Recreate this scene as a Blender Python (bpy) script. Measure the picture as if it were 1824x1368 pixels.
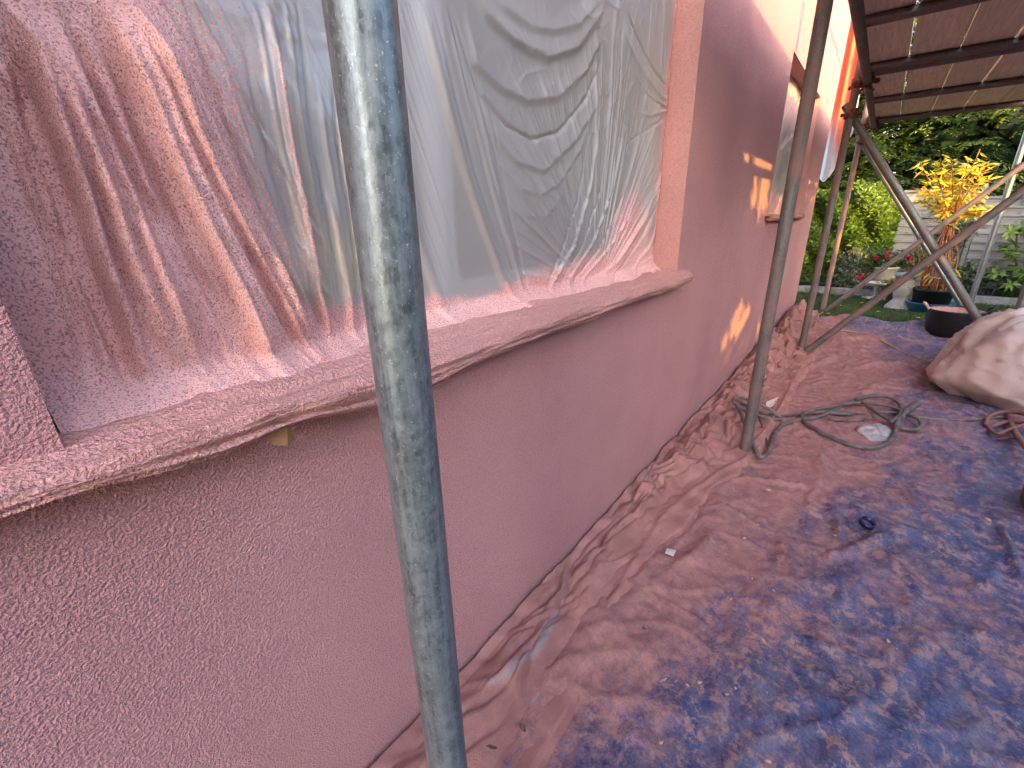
import bpy, math, random
import numpy as np
from mathutils import Matrix, Vector
R_ = math.radians
for o in list(bpy.data.objects): bpy.data.objects.remove(o)
scene = bpy.context.scene
COL = scene.collection

# ------------------------------------------------------------------ camera
FPX, CX, CY, EYE = 789.66, 912.0, 684.0, 1.06
CAM = np.array([[0.61726249, 0.28588999, -0.73297608],
                [-0.78641402, 0.19668385, -0.58554971],
                [-0.02323825, 0.93786053, 0.34623346]])
cam_d = bpy.data.cameras.new('camera')
cam = bpy.data.objects.new('camera', cam_d); COL.objects.link(cam)
cam_d.sensor_width = 36.0; cam_d.lens = 36.0 * FPX / 1824.0
cam_d.clip_start = 0.02; cam_d.clip_end = 200
m4 = Matrix([list(CAM[0]) + [0], list(CAM[1]) + [0], list(CAM[2]) + [EYE], [0, 0, 0, 1]])
cam.matrix_world = m4
scene.camera = cam

# ------------------------------------------------------------------ light
SUN = np.array([-0.94, -1.0, 0.42]); SUN = SUN / np.linalg.norm(SUN)     # towards the sun
w = bpy.data.worlds.new('World'); scene.world = w; w.use_nodes = True
nt = w.node_tree
sky = nt.nodes.new('ShaderNodeTexSky'); sky.sky_type = 'NISHITA'; sky.sun_disc = False
sky.sun_elevation = math.asin(SUN[2]); sky.sun_rotation = math.atan2(SUN[0], SUN[1])
sky.air_density = 0.7; sky.dust_density = 2.0; sky.ozone_density = 0.2
bg = nt.nodes['Background']; bg.inputs[1].default_value = 0.15
nt.links.new(sky.outputs[0], bg.inputs[0])
sd = bpy.data.lights.new('sun', 'SUN'); sd.energy = 2.0; sd.angle = R_(0.5); sd.color = (0.52, 0.335, 0.08)
so = bpy.data.objects.new('sun', sd); COL.objects.link(so)
so.rotation_euler = Vector(SUN.tolist()).to_track_quat('Z', 'Y').to_euler()
so.location = (-5, -6, 6)
scene.view_settings.view_transform = 'Standard'; scene.view_settings.look = 'None'
scene.view_settings.exposure = 3.5; scene.view_settings.gamma = 1.0
scene.view_settings.use_curve_mapping = False
scene.render.engine = 'CYCLES'
scene.cycles.use_denoising = True
scene.cycles.denoising_prefilter = 'NONE'
scene.cycles.max_bounces = 8; scene.cycles.diffuse_bounces = 5
scene.cycles.transparent_max_bounces = 12
scene.cycles.sample_clamp_indirect = 6.0

# ------------------------------------------------------------------ photograph pixel -> point on a real plane
def _ray(x, y): return CAM @ np.array([x - CX, -(y - CY), -FPX])
EYEV = np.array([0, 0, EYE])
def on(axis, x, y, c):
    r = _ray(x, y); t = (c - EYEV[axis]) / r[axis]
    return EYEV + t * r
def onX(x, y, c): return on(0, x, y, c)
def onY(x, y, c): return on(1, x, y, c)
def onZ(x, y, c=0.0): return on(2, x, y, c)

# ------------------------------------------------------------------ numpy noise
def perlin(x, y, seed=0):
    rs = np.random.RandomState(seed); N = 256
    ang = rs.rand(N, N) * 2 * np.pi; gx, gy = np.cos(ang), np.sin(ang)
    xi = np.floor(x).astype(int); yi = np.floor(y).astype(int)
    xf, yf = x - xi, y - yi
    u = xf * xf * xf * (xf * (xf * 6 - 15) + 10); v = yf * yf * yf * (yf * (yf * 6 - 15) + 10)
    def g(i, j, dx, dy):
        a = (xi + i) % N; b = (yi + j) % N
        return gx[a, b] * dx + gy[a, b] * dy
    n0 = g(0, 0, xf, yf) * (1 - u) + g(1, 0, xf - 1, yf) * u
    n1 = g(0, 1, xf, yf - 1) * (1 - u) + g(1, 1, xf - 1, yf - 1) * u
    return (n0 * (1 - v) + n1 * v) * 1.4
def fbm(x, y, o=4, seed=0):
    s = np.zeros_like(x); a = 1.0; f = 1.0
    for k in range(o):
        s += a * perlin(x * f, y * f, seed + k); a *= 0.5; f *= 2.03
    return s
def ridged(x, y, seed=0, p=2.0): return (1 - np.clip(np.abs(perlin(x, y, seed)) * 1.6, 0, 1)) ** p
def sstep(a, b, x):
    t = np.clip((x - a) / (b - a), 0, 1); return t * t * (3 - 2 * t)
def seg_dist(U, V, pts):
    """distance to a polyline, position along it 0..1 and signed side"""
    best = np.full(U.shape, 1e9); par = np.zeros(U.shape); side = np.zeros(U.shape)
    L = [0]
    for a, b in zip(pts[:-1], pts[1:]): L.append(L[-1] + math.dist(a, b))
    for k, (a, b) in enumerate(zip(pts[:-1], pts[1:])):
        ax, ay = a; bx, by = b; dx, dy = bx - ax, by - ay; l2 = dx * dx + dy * dy + 1e-12
        t = np.clip(((U - ax) * dx + (V - ay) * dy) / l2, 0, 1)
        d = np.hypot(U - ax - t * dx, V - ay - t * dy)
        m = d < best
        best = np.where(m, d, best); par = np.where(m, (L[k] + t * math.sqrt(l2)) / L[-1], par)
        side = np.where(m, np.sign((U - ax) * dy - (V - ay) * dx), side)
    return best, par, side

# ------------------------------------------------------------------ objects
def mesh_obj(name, verts, faces, mat=None, parent=None, smooth=False, attrs=None):
    me = bpy.data.meshes.new(name)
    me.from_pydata([tuple(v) for v in verts], [], [tuple(f) for f in faces])
    if smooth: me.polygons.foreach_set('use_smooth', [True] * len(me.polygons))
    for k, arr in (attrs or {}).items():
        a = me.attributes.new(k, 'FLOAT', 'POINT'); a.data.foreach_set('value', np.asarray(arr, dtype=np.float32).ravel())
    me.update()
    o = bpy.data.objects.new(name, me); COL.objects.link(o)
    if mat: me.materials.append(mat)
    if parent: o.parent = parent
    return o
def np_mesh(name, V, F, mat=None, parent=None, smooth=False, attrs=None):
    """V (n,3), F (m,k) arrays, quick path"""
    V = np.asarray(V, dtype=np.float32); F = np.asarray(F, dtype=np.int32); k = F.shape[1]
    me = bpy.data.meshes.new(name)
    me.vertices.add(len(V)); me.vertices.foreach_set('co', V.ravel())
    me.loops.add(F.size); me.loops.foreach_set('vertex_index', F.ravel())
    me.polygons.add(len(F)); me.polygons.foreach_set('loop_start', np.arange(0, F.size, k, dtype=np.int32))
    if smooth: me.polygons.foreach_set('use_smooth', np.ones(len(F), dtype=bool))
    for kk, arr in (attrs or {}).items():
        a = me.attributes.new(kk, 'FLOAT', 'POINT'); a.data.foreach_set('value', np.asarray(arr, dtype=np.float32).ravel())
    me.update(calc_edges=True); me.validate()
    o = bpy.data.objects.new(name, me); COL.objects.link(o)
    if mat: me.materials.append(mat)
    if parent: o.parent = parent
    return o
def grid_mesh(name, P, mat=None, parent=None, attrs=None, keep=None, flip=False):
    nu, nv = P.shape[:2]
    idx = np.arange(nu * nv).reshape(nu, nv)
    q = np.stack([idx[:-1, :-1], idx[1:, :-1], idx[1:, 1:], idx[:-1, 1:]], -1).reshape(-1, 4)
    if flip: q = q[:, ::-1]
    if keep is not None:
        kf = keep.ravel(); q = q[kf[q].all(1)]
    return np_mesh(name, P.reshape(-1, 3), q, mat, parent, True, attrs)
def thing(name, label, cat, loc=(0, 0, 0), group=None):
    o = bpy.data.objects.new(name, None); COL.objects.link(o); o.location = loc; o.empty_display_size = 0.1
    return tag(o, label, cat, group)
def tag(o, label, cat, group=None):
    o['label'] = label; o['category'] = cat
    if group: o['group'] = group
    return o
def structure(o): o['kind'] = 'structure'; return o
def stuff(o): o['kind'] = 'stuff'; return o
class MB:
    def __init__(s): s.v = []; s.f = []
    def add(s, vs, fs):
        n = len(s.v); s.v += [tuple(v) for v in vs]; s.f += [tuple(i + n for i in f) for f in fs]; return s
    def box(s, x0, x1, y0, y1, z0, z1, bev=0.0):
        if bev <= 0:
            vs = [(x, y, z) for z in (z0, z1) for y in (y0, y1) for x in (x0, x1)]
            return s.add(vs, [(0, 2, 3, 1), (4, 5, 7, 6), (0, 1, 5, 4), (2, 6, 7, 3), (0, 4, 6, 2), (1, 3, 7, 5)])
        b = bev
        rings = [(z0, b), (z0 + b, 0), (z1 - b, 0), (z1, b)]
        vs = []; 
        for z, i in rings:
            c = b - i if False else 0
            X0, X1, Y0, Y1 = x0 + i, x1 - i, y0 + i, y1 - i
            vs += [(X0 + b, Y0, z), (X1 - b, Y0, z), (X1, Y0 + b, z), (X1, Y1 - b, z), (X1 - b, Y1, z), (X0 + b, Y1, z), (X0, Y1 - b, z), (X0, Y0 + b, z)]
        fs = [tuple(range(7, -1, -1)), tuple(range(24, 32))]
        for k in range(3):
            for j in range(8): fs.append((k * 8 + j, k * 8 + (j + 1) % 8, k * 8 + 8 + (j + 1) % 8, k * 8 + 8 + j))
        return s.add(vs, fs)
    def tube(s, pts, r, n=12, caps=True):
        pts = [Vector(p) for p in pts]; rr = r if hasattr(r, '__len__') else [r] * len(pts)
        t0 = (pts[1] - pts[0]).normalized()
        ref = Vector((0, 0, 1)) if abs(t0.z) < 0.9 else Vector((1, 0, 0))
        u = t0.cross(ref).normalized(); base = len(s.v)
        for i, p in enumerate(pts):
            t = (pts[min(i + 1, len(pts) - 1)] - pts[max(i - 1, 0)]).normalized()
            u = (u - t * u.dot(t)).normalized(); v = t.cross(u)
            for k in range(n):
                a = 2 * math.pi * k / n
                q = p + (u * math.cos(a) + v * math.sin(a)) * rr[i]; s.v.append(tuple(q))
        for i in range(len(pts) - 1):
            for k in range(n):
                a = base + i * n + k; b = base + i * n + (k + 1) % n
                s.f.append((a, b, b + n, a + n))
        if caps:
            s.f.append(tuple(base + k for k in range(n - 1, -1, -1)))
            e = base + (len(pts) - 1) * n; s.f.append(tuple(e + k for k in range(n)))
        return s
    def lathe(s, prof, c=(0, 0, 0), n=32):
        base = len(s.v)
        for r, z in prof:
            for k in range(n):
                a = 2 * math.pi * k / n; s.v.append((c[0] + r * math.cos(a), c[1] + r * math.sin(a), c[2] + z))
        for i in range(len(prof) - 1):
            for k in range(n):
                a = base + i * n + k; b = base + i * n + (k + 1) % n; s.f.append((a, b, b + n, a + n))
        return s
    def build(s, name, mat=None, parent=None, smooth=False): return mesh_obj(name, s.v, s.f, mat, parent, smooth)
def smooth_path(pts, n=8):
    """Catmull-Rom through the points"""
    P = [np.array(p, dtype=float) for p in pts]; P = [2 * P[0] - P[1]] + P + [2 * P[-1] - P[-2]]; out = []
    for i in range(1, len(P) - 2):
        for k in range(n):
            t = k / n
            out.append(0.5 * (2 * P[i] + (P[i + 1] - P[i - 1]) * t + (2 * P[i - 1] - 5 * P[i] + 4 * P[i + 1] - P[i + 2]) * t * t + (3 * P[i] - P[i - 1] - 3 * P[i + 1] + P[i + 2]) * t ** 3))
    out.append(P[-2]); return [tuple(p) for p in out]

# ------------------------------------------------------------------ materials
class NT:
    def __init__(s, name):
        s.m = bpy.data.materials.new(name); s.m.use_nodes = True; s.t = s.m.node_tree; s.t.nodes.clear()
        s.out = s.t.nodes.new('ShaderNodeOutputMaterial')
    def n(s, typ, **kw):
        nd = s.t.nodes.new(typ)
        for k, v in kw.items():
            if k.startswith('i_'):
                key = k[2:]; key = int(key) if key.isdigit() else key.replace('_', ' ')
                if hasattr(v, 'bl_idname') or isinstance(v, bpy.types.NodeSocket): s.t.links.new(v, nd.inputs[key])
                else: nd.inputs[key].default_value = v
            else: setattr(nd, k, v)
        return nd
    def link(s, a, b): s.t.links.new(a, b)
    def coord(s, scale=(1, 1, 1), obj=True):
        tc = s.n('ShaderNodeTexCoord'); mp = s.n('ShaderNodeMapping'); mp.inputs['Scale'].default_value = scale
        s.link(tc.outputs['Object' if obj else 'Generated'], mp.inputs[0]); return mp.outputs[0]
    def noise(s, vec, scale, detail=3.0, rough=0.55, dist=0.0):
        return s.n('ShaderNodeTexNoise', i_Vector=vec, i_Scale=scale, i_Detail=detail, i_Roughness=rough, i_Distortion=dist).outputs[0]
    def ramp(s, fac, stops, interp='LINEAR'):
        nd = s.n('ShaderNodeValToRGB', i_0=fac); cr = nd.color_ramp; cr.interpolation = interp
        while len(cr.elements) < len(stops): cr.elements.new(0.5)
        for e, (p, c) in zip(cr.elements, stops): e.position = p; e.color = (*c, 1) if len(c) == 3 else c
        return nd.outputs[0]
    def val(s, fac, a, b, lo=0.0, hi=1.0):
        nd = s.n('ShaderNodeMapRange', i_0=fac, i_1=a, i_2=b, i_3=lo, i_4=hi); nd.interpolation_type = 'SMOOTHSTEP'; return nd.outputs[0]
    def math(s, op, a, b=0.0, c=None):
        kw = {'i_0': a, 'i_1': b}
        if c is not None: kw['i_2'] = c
        return s.n('ShaderNodeMath', operation=op, **kw).outputs[0]
    def mix(s, fac, a, b, blend='MIX'):
        nd = s.n('ShaderNodeMix', data_type='RGBA', blend_type=blend)
        for k, v in ((0, fac), (6, a), (7, b)):
            if isinstance(v, bpy.types.NodeSocket): s.link(v, nd.inputs[k])
            elif k == 0: nd.inputs[k].default_value = v
            else: nd.inputs[k].default_value = (*v, 1)
        return nd.outputs[2]
    def attr(s, name): return s.n('ShaderNodeAttribute', attribute_name=name).outputs['Fac']
    def bump(s, h, strength, dist, normal=None):
        nd = s.n('ShaderNodeBump', i_Height=h, i_Strength=strength, i_Distance=dist)
        if normal is not None: s.link(normal, nd.inputs['Normal'])
        return nd.outputs[0]
    def pbr(s, color, rough=0.6, metal=0.0, normal=None, spec=0.5, **kw):
        nd = s.n('ShaderNodeBsdfPrincipled')
        for k, v in (('Base Color', color), ('Roughness', rough), ('Metallic', metal), ('Specular IOR Level', spec), *kw.items()):
            if isinstance(v, bpy.types.NodeSocket): s.link(v, nd.inputs[k])
            elif k == 'Base Color': nd.inputs[k].default_value = (*v, 1)
            else: nd.inputs[k].default_value = v
        if normal is not None: s.link(normal, nd.inputs['Normal'])
        return nd.outputs[0]
    def done(s, sh): s.link(sh, s.out.inputs[0]); return s.m

PINK = (0.54, 0.288, 0.292); PINK_D = (0.47, 0.243, 0.248)
def pink_mat(name, grain=125.0, strength=0.75, dist=0.006, hue=PINK, hue_d=PINK_D, fine=True, wrap=0.0):
    t = NT(name); c = t.coord()
    big = t.noise(c, 1.6, 4); med = t.noise(c, 14.0, 4)
    g = t.noise(c, grain, 2.0, 0.55, 0.25); g2 = t.noise(c, grain * 0.45, 2.0, 0.5)
    h = t.val(t.math('ADD', t.math('MULTIPLY', g, 0.75), t.math('MULTIPLY', g2, 0.25)), 0.34, 0.66)
    col = t.mix(t.val(big, 0.35, 0.68), hue_d, hue)
    col = t.mix(t.val(med, 0.35, 0.75, 0.0, 0.35), col, hue)
    col = t.mix(t.val(h, 0.45, 0.0, 0.0, 0.38), col, tuple(x * 0.55 for x in hue_d))
    col = t.mix(t.val(h, 0.7, 1.0, 0.0, 0.25), col, tuple(min(1, x * 1.25) for x in hue))
    nrm = t.bump(h, strength, dist)
    if wrap > 0:
        c2 = t.coord((2.0, 26.0, 26.0)); f = t.noise(c2, 2.5, 5, 0.55, 0.6)
        nrm = t.bump(f, 0.8, wrap, nrm)
    return t.done(t.pbr(col, 0.88, 0, nrm, 0.10))
M = {}
M['render'] = pink_mat('sprayed_render', 285, 0.9, 0.0030)
M['sill'] = pink_mat('sprayed_sill_wrap', 240, 0.9, 0.004, (0.66, 0.35, 0.315), (0.58, 0.30, 0.27), wrap=0.006)
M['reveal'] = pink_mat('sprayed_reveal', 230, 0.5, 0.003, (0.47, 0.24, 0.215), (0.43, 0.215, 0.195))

def sheet_mat(name, clear=0.42, tint=(0.62, 0.60, 0.60), glow=None):
    """thin polythene masking film with pink overspray where the attribute 'paint' says so"""
    t = NT(name); c = t.coord()
    p = t.attr('paint')
    sp = t.noise(c, 240.0, 3.0, 0.65); sp2 = t.noise(c, 90.0, 2.0, 0.6)
    s = t.math('ADD', t.math('MULTIPLY', sp, 0.7), t.math('MULTIPLY', sp2, 0.3))
    thr = t.math('MULTIPLY_ADD', p, -0.62, 0.86)                 # paint 0 -> threshold .86, paint 1 -> .24
    cov = t.math('SMOOTH_MIN', t.val(t.math('SUBTRACT', s, thr), -0.07, 0.10), 1.0, 0.01)
    cov = t.math('MAXIMUM', cov, t.val(p, 0.3, 1.0, 0.0, 0.78))
    gp0 = t.noise(c, 430.0, 2.0, 0.6, 0.2)
    dots = t.noise(c, 420.0, 1.0, 0.5); dot = t.val(dots, 0.72, 0.76)
    dark = t.math('MULTIPLY', t.val(gp0, 0.49, 0.36), t.val(p, 0.15, 0.8))
    crink = t.coord((9.0, 9.0, 3.0)); cr = t.noise(crink, 7.0, 5, 0.6, 1.2)
    nrm = t.bump(cr, 0.22, 0.004)
    gp = t.noise(c, 330.0, 2.5, 0.65, 0.3)
    nrm_p = t.bump(gp, 0.9, 0.0045, nrm)
    pc = t.mix(t.val(t.noise(c, 5.0, 4), 0.35, 0.7), (0.76, 0.42, 0.385), (0.85, 0.50, 0.46))
    pc = t.mix(t.math('MULTIPLY', dark, 0.72), pc, (0.21, 0.095, 0.10))  # grain shadows and thin spots painted in as dark specks
    paint = t.pbr(pc, 0.85, 0, nrm_p, 0.12)
    tr = t.n('ShaderNodeBsdfTransparent', i_Color=(0.93, 0.92, 0.92, 1)).outputs[0]
    df = t.n('ShaderNodeBsdfDiffuse', i_Color=(*tint, 1), i_Normal=nrm).outputs[0]
    tl = t.n('ShaderNodeBsdfTranslucent', i_Color=(*tint, 1), i_Normal=nrm).outputs[0]
    gl = t.n('ShaderNodeBsdfGlossy', i_Color=(0.9, 0.9, 0.9, 1), i_Roughness=0.30, i_Normal=nrm).outputs[0]
    d2 = t.n('ShaderNodeMixShader', i_0=0.35, i_1=df, i_2=tl).outputs[0]
    film = t.n('ShaderNodeMixShader', i_0=1 - clear, i_1=tr, i_2=d2).outputs[0]
    fr = t.n('ShaderNodeFresnel', i_IOR=1.5, i_Normal=nrm).outputs[0]
    film = t.n('ShaderNodeMixShader', i_0=t.math('MULTIPLY_ADD', fr, 0.9, 0.03), i_1=film, i_2=gl).outputs[0]
    cov = t.math('MAXIMUM', cov, t.math('MULTIPLY', dot, t.val(p, 0.02, 0.3)))
    return t.done(t.n('ShaderNodeMixShader', i_0=cov, i_1=film, i_2=paint).outputs[0])
M['film'] = sheet_mat('masking_film', 0.56, (0.86, 0.81, 0.79))
def orange_film():
    t = NT('orange_sprayed_film'); c = t.coord()
    p = t.attr('paint'); cr = t.noise(t.coord((14, 14, 2)), 5.0, 4, 0.6, 0.8); nrm = t.bump(cr, 0.5, 0.012)
    col = t.mix(p, (0.80, 0.78, 0.76), (0.72, 0.20, 0.11))
    df = t.n('ShaderNodeBsdfDiffuse', i_Color=col, i_Normal=nrm).outputs[0]
    tl = t.n('ShaderNodeBsdfTranslucent', i_Color=col, i_Normal=nrm).outputs[0]
    return t.done(t.n('ShaderNodeMixShader', i_0=0.5, i_1=df, i_2=tl).outputs[0])
M['film_orange'] = orange_film()

def galv(name, dusty=0.0, base=(0.20, 0.235, 0.245), hi=(0.40, 0.46, 0.47), rough=0.42, metal=0.75):
    t = NT(name); c = t.coord(); cl = t.coord((9, 9, 0.6))
    a = t.noise(c, 60, 5, 0.7); b = t.noise(cl, 14, 4, 0.6); sp = t.noise(c, 420, 2, 0.6); pa = t.noise(c, 16, 3, 0.6)
    col = t.mix(t.val(t.math('ADD', t.math('MULTIPLY', a, 0.5), t.math('MULTIPLY', b, 0.5)), 0.36, 0.62), base, hi)
    col = t.mix(t.val(t.noise(t.coord((30, 30, 1.1)), 9, 3, 0.6), 0.58, 0.76, 0, 0.6), col, (0.035, 0.045, 0.05))
    spg = t.n('ShaderNodeTexVoronoi', i_Vector=t.coord((1, 1, 0.55)), i_Scale=330.0).outputs['Color']
    spv = t.n('ShaderNodeSeparateColor', i_0=spg).outputs[0]
    col = t.mix(t.math('MULTIPLY', spv, 0.4), col, tuple(min(1, x * 1.35) for x in hi))
    col = t.mix(t.val(pa, 0.56, 0.74, 0, 0.28), col, (0.09, 0.11, 0.115))
    spk = t.val(sp, 0.66, 0.71)
    col = t.mix(t.math('MULTIPLY', spk, 0.6), col, (0.62, 0.50, 0.46))
    if dusty > 0:
        d = t.val(t.noise(c, 7, 5, 0.65), 0.62 - dusty * 0.5, 0.85 - dusty * 0.45)
        col = t.mix(t.math('MULTIPLY', d, 0.9), col, (0.17, 0.10, 0.09))
        mt = t.math('MULTIPLY', t.math('SUBTRACT', 1.0, d), metal); ro = t.math('MULTIPLY_ADD', d, 0.35, rough)
    else: mt = t.math('MULTIPLY', t.math('SUBTRACT', 1.0, spk), metal); ro = t.val(a, 0.3, 0.7, rough - 0.08, rough + 0.14)
    return t.done(t.pbr(col, ro, mt, t.bump(t.math('ADD', b, sp), 0.18, 0.0012), 0.4))
M['galv'] = galv('galvanised_steel', 0.0, (0.078, 0.094, 0.102), (0.22, 0.252, 0.262), 0.40, 0.55)
M['galv_dust'] = galv('dusty_galvanised_steel', 0.50, (0.06, 0.056, 0.055), (0.12, 0.113, 0.11), 0.55, 0.5)
M['galv_grey'] = galv('grey_galvanised_steel', 0.12, (0.11, 0.118, 0.112), (0.23, 0.245, 0.23))
M['galv_mid'] = galv('worn_grey_steel', 0.30, (0.065, 0.065, 0.063), (0.14, 0.14, 0.133), 0.5, 0.5)
M['galv_pink'] = galv('pink_sprayed_steel', 1.1, (0.22, 0.17, 0.16), (0.36, 0.26, 0.24), metal=0.35)
M['galv_dark'] = galv('dark_steel', 0.35, (0.085, 0.075, 0.072), (0.16, 0.145, 0.14))
def rust():
    t = NT('rusty_coupler'); c = t.coord(); a = t.noise(c, 45, 5, 0.65)
    col = t.mix(t.val(a, 0.3, 0.7), (0.05, 0.025, 0.02), (0.22, 0.10, 0.075))
    return t.done(t.pbr(col, 0.85, 0.15, t.bump(a, 0.6, 0.004), 0.2))
M['rust'] = rust()
def timber(name, a, b, stretch=(1.2, 22, 22), sc=3.0):
    t = NT(name); c = t.coord(stretch); g = t.noise(c, sc, 6, 0.65, 0.5); k = t.noise(t.coord(), 9, 4, 0.6)
    oi = t.n('ShaderNodeObjectInfo').outputs['Random']
    col = t.mix(t.val(g, 0.3, 0.7), a, b)
    col = t.mix(t.val(k, 0.58, 0.72, 0, 0.45), col, tuple(x * 0.45 for x in a))
    col = t.mix(t.math('MULTIPLY', oi, 0.35), col, tuple(x * 0.6 for x in b))
    return t.done(t.pbr(col, 0.8, 0, t.bump(g, 0.4, 0.004), 0.2))
M['board'] = timber('scaffold_board_wood', (0.50, 0.42, 0.33), (0.70, 0.60, 0.48))
M['fence'] = timber('weathered_fence_wood', (0.18, 0.17, 0.155), (0.31, 0.30, 0.28), (22, 1.4, 22), 2.6)
def tarp():
    t = NT('blue_tarpaulin'); c = t.coord(); p = t.attr('paint')
    st = t.noise(t.coord((1.0, 2.2, 1)), 4.0, 8, 0.72, 0.7); f = t.noise(c, 30, 7, 0.78, 0.3); sm = t.noise(c, 150, 3, 0.7); bg_ = t.noise(c, 1.6, 3, 0.5)
    n = t.math('ADD', t.math('ADD', t.math('MULTIPLY', st, 0.42), t.math('MULTIPLY', f, 0.36)), t.math('MULTIPLY', sm, 0.22))
    thr = t.math('MULTIPLY_ADD', p, -0.50, 0.74)
    cov = t.val(t.math('SUBTRACT', n, thr), -0.14, 0.16)
    vf = t.noise(t.coord((1.0, 1.7, 1)), 13, 8, 0.78, 0.6)
    veil = t.val(t.math('ADD', t.math('MULTIPLY', st, 0.30), t.math('ADD', t.math('MULTIPLY', vf, 0.40), t.math('MULTIPLY', f, 0.30))), 0.41, 0.60, 0.05, 0.85)
    blue = t.mix(t.val(t.noise(c, 4.5, 4, 0.6), 0.35, 0.68), (0.009, 0.017, 0.070), (0.020, 0.038, 0.135))
    blue = t.mix(veil, blue, (0.13, 0.11, 0.15))
    blue = t.mix(t.val(sm, 0.42, 0.62, 0.0, 0.30), blue, (0.17, 0.14, 0.16))
    fleck = t.math('MULTIPLY', t.val(f, 0.51, 0.585), t.val(bg_, 0.32, 0.50))
    blue = t.mix(t.math('MULTIPLY', fleck, 0.75), blue, (0.29, 0.17, 0.145))
    pk = t.mix(t.val(f, 0.35, 0.65), (0.25, 0.11, 0.095), (0.34, 0.163, 0.138))
    mud = t.val(t.noise(c, 6.5, 5, 0.7, 0.5), 0.58, 0.70, 0, 0.75)
    pk = t.mix(mud, pk, (0.17, 0.115, 0.105))
    chunk = t.val(t.noise(c, 7.5, 5, 0.66, 0.9), 0.67, 0.70)
    chunk = t.math('MULTIPLY', chunk, t.val(bg_, 0.42, 0.6))
    col = t.mix(t.math('MULTIPLY', cov, 0.90), blue, pk)
    col = t.mix(t.math('MULTIPLY', chunk, 0.85), col, (0.36, 0.175, 0.13))
    crumb = t.val(t.noise(c, 85, 2, 0.5), 0.75, 0.77)
    col = t.mix(t.math('MULTIPLY', crumb, 0.6), col, (0.48, 0.30, 0.25))
    h = t.math('ADD', t.math('MULTIPLY', f, 0.6), t.math('ADD', t.math('MULTIPLY', chunk, 0.8), t.math('MULTIPLY', cov, 0.35)))
    nrm = t.bump(t.noise(t.coord((1.2, 2.2, 1)), 11, 5, 0.6, 1.2), 0.35, 0.014); nrm = t.bump(h, 0.45, 0.006, nrm); nrm = t.bump(sm, 0.3, 0.002, nrm)
    ro = t.math('MULTIPLY_ADD', cov, 0.30, 0.50)
    return t.done(t.pbr(col, ro, 0, nrm, 0.35))
M['tarp'] = tarp()
def dustsheet():
    t = NT('sprayed_dust_sheet'); c = t.coord(); p = t.attr('paint')
    g = t.noise(c, 210, 3, 0.65); md = t.noise(c, 9, 5, 0.6, 0.4)
    pk = t.mix(t.val(md, 0.32, 0.7), (0.26, 0.122, 0.105), (0.36, 0.178, 0.152))
    cov = t.val(t.math('ADD', t.math('MULTIPLY', g, 0.25), p), 0.28, 0.75)
    col = t.mix(cov, (0.24, 0.215, 0.225), pk)
    col = t.mix(t.val(g, 0.30, 0.42, 0.35, 0.0), col, (0.16, 0.07, 0.06))
    return t.done(t.pbr(col, 0.85, 0, t.bump(g, 0.6, 0.003), 0.15))
M['dust'] = dustsheet()
def bagcloth():
    t = NT('sprayed_polythene_bundle'); c = t.coord(); p = t.noise(c, 2.6, 4, 0.6, 0.4)
    f = t.noise(t.coord((1, 1.6, 2.4)), 6, 5, 0.6, 1.5)
    col = t.mix(t.val(p, 0.42, 0.56), (0.44, 0.36, 0.325), (0.38, 0.265, 0.225))
    col = t.mix(t.val(t.noise(c, 120, 3, 0.7), 0.5, 0.66, 0, 0.4), col, (0.42, 0.235, 0.19))
    return t.done(t.pbr(col, 0.48, 0, t.bump(f, 0.3, 0.015), 0.4))
M['bag'] = bagcloth()
def plain(name, col, rough=0.6, var=0.35, scale=20, bump=0.2, metal=0.0, spec=0.4, dist=0.004, second=None):
    t = NT(name); c = t.coord(); a = t.noise(c, scale, 5, 0.65)
    b = second or tuple(x * (1 - var) for x in col)
    return t.done(t.pbr(t.mix(t.val(a, 0.35, 0.68), b, col), rough, metal, t.bump(a, bump, dist), spec))
M['frame'] = plain('white_window_frame', (0.80, 0.80, 0.79), 0.35, 0.06, 8, 0.02)
M['sash'] = plain('pale_grey_sash', (0.52, 0.54, 0.58), 0.4, 0.08, 8, 0.02)
M['rubber'] = plain('black_rubber', (0.010, 0.010, 0.011), 0.6, 0.5, 30, 0.3, second=(0.006, 0.006, 0.006))
M['rubber_pink'] = plain('pink_coated_rubber', (0.52, 0.28, 0.24), 0.7, 0.3, 40, 0.3)
M['hose'] = plain('dusty_black_hose', (0.045, 0.042, 0.042), 0.6, 0.4, 26, 0.3, second=(0.17, 0.125, 0.115))
M['hose_pale'] = plain('grey_dusty_hose', (0.15, 0.12, 0.11), 0.65, 0.5, 22, 0.3, second=(0.07, 0.06, 0.058))
M['hose_orange'] = plain('orange_hose', (0.24, 0.105, 0.08), 0.6, 0.4, 22, 0.3)
M['rope'] = plain('straw_rope', (0.42, 0.31, 0.20), 0.9, 0.4, 120, 0.5)
M['stone'] = plain('pale_stone', (0.33, 0.31, 0.28), 0.9, 0.4, 28, 0.7, dist=0.01, second=(0.22, 0.21, 0.19))
M['kerbstone'] = plain('concrete_edging', (0.27, 0.265, 0.25), 0.9, 0.4, 14, 0.5, dist=0.01)
M['soil'] = plain('bed_soil', (0.075, 0.05, 0.035), 0.95, 0.5, 30, 0.9, dist=0.03)
M['ground'] = plain('lawn_ground', (0.085, 0.095, 0.04), 0.95, 0.4, 12, 0.6, dist=0.02, second=(0.05, 0.075, 0.025))
M['blue'] = plain('blue_plastic', (0.03, 0.15, 0.25), 0.4, 0.2, 6, 0.05)
M['terracotta'] = plain('terracotta', (0.34, 0.10, 0.05), 0.8, 0.3, 20, 0.2)
M['cream'] = plain('cream_glaze', (0.55, 0.50, 0.36), 0.45, 0.25, 9, 0.1)
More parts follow.
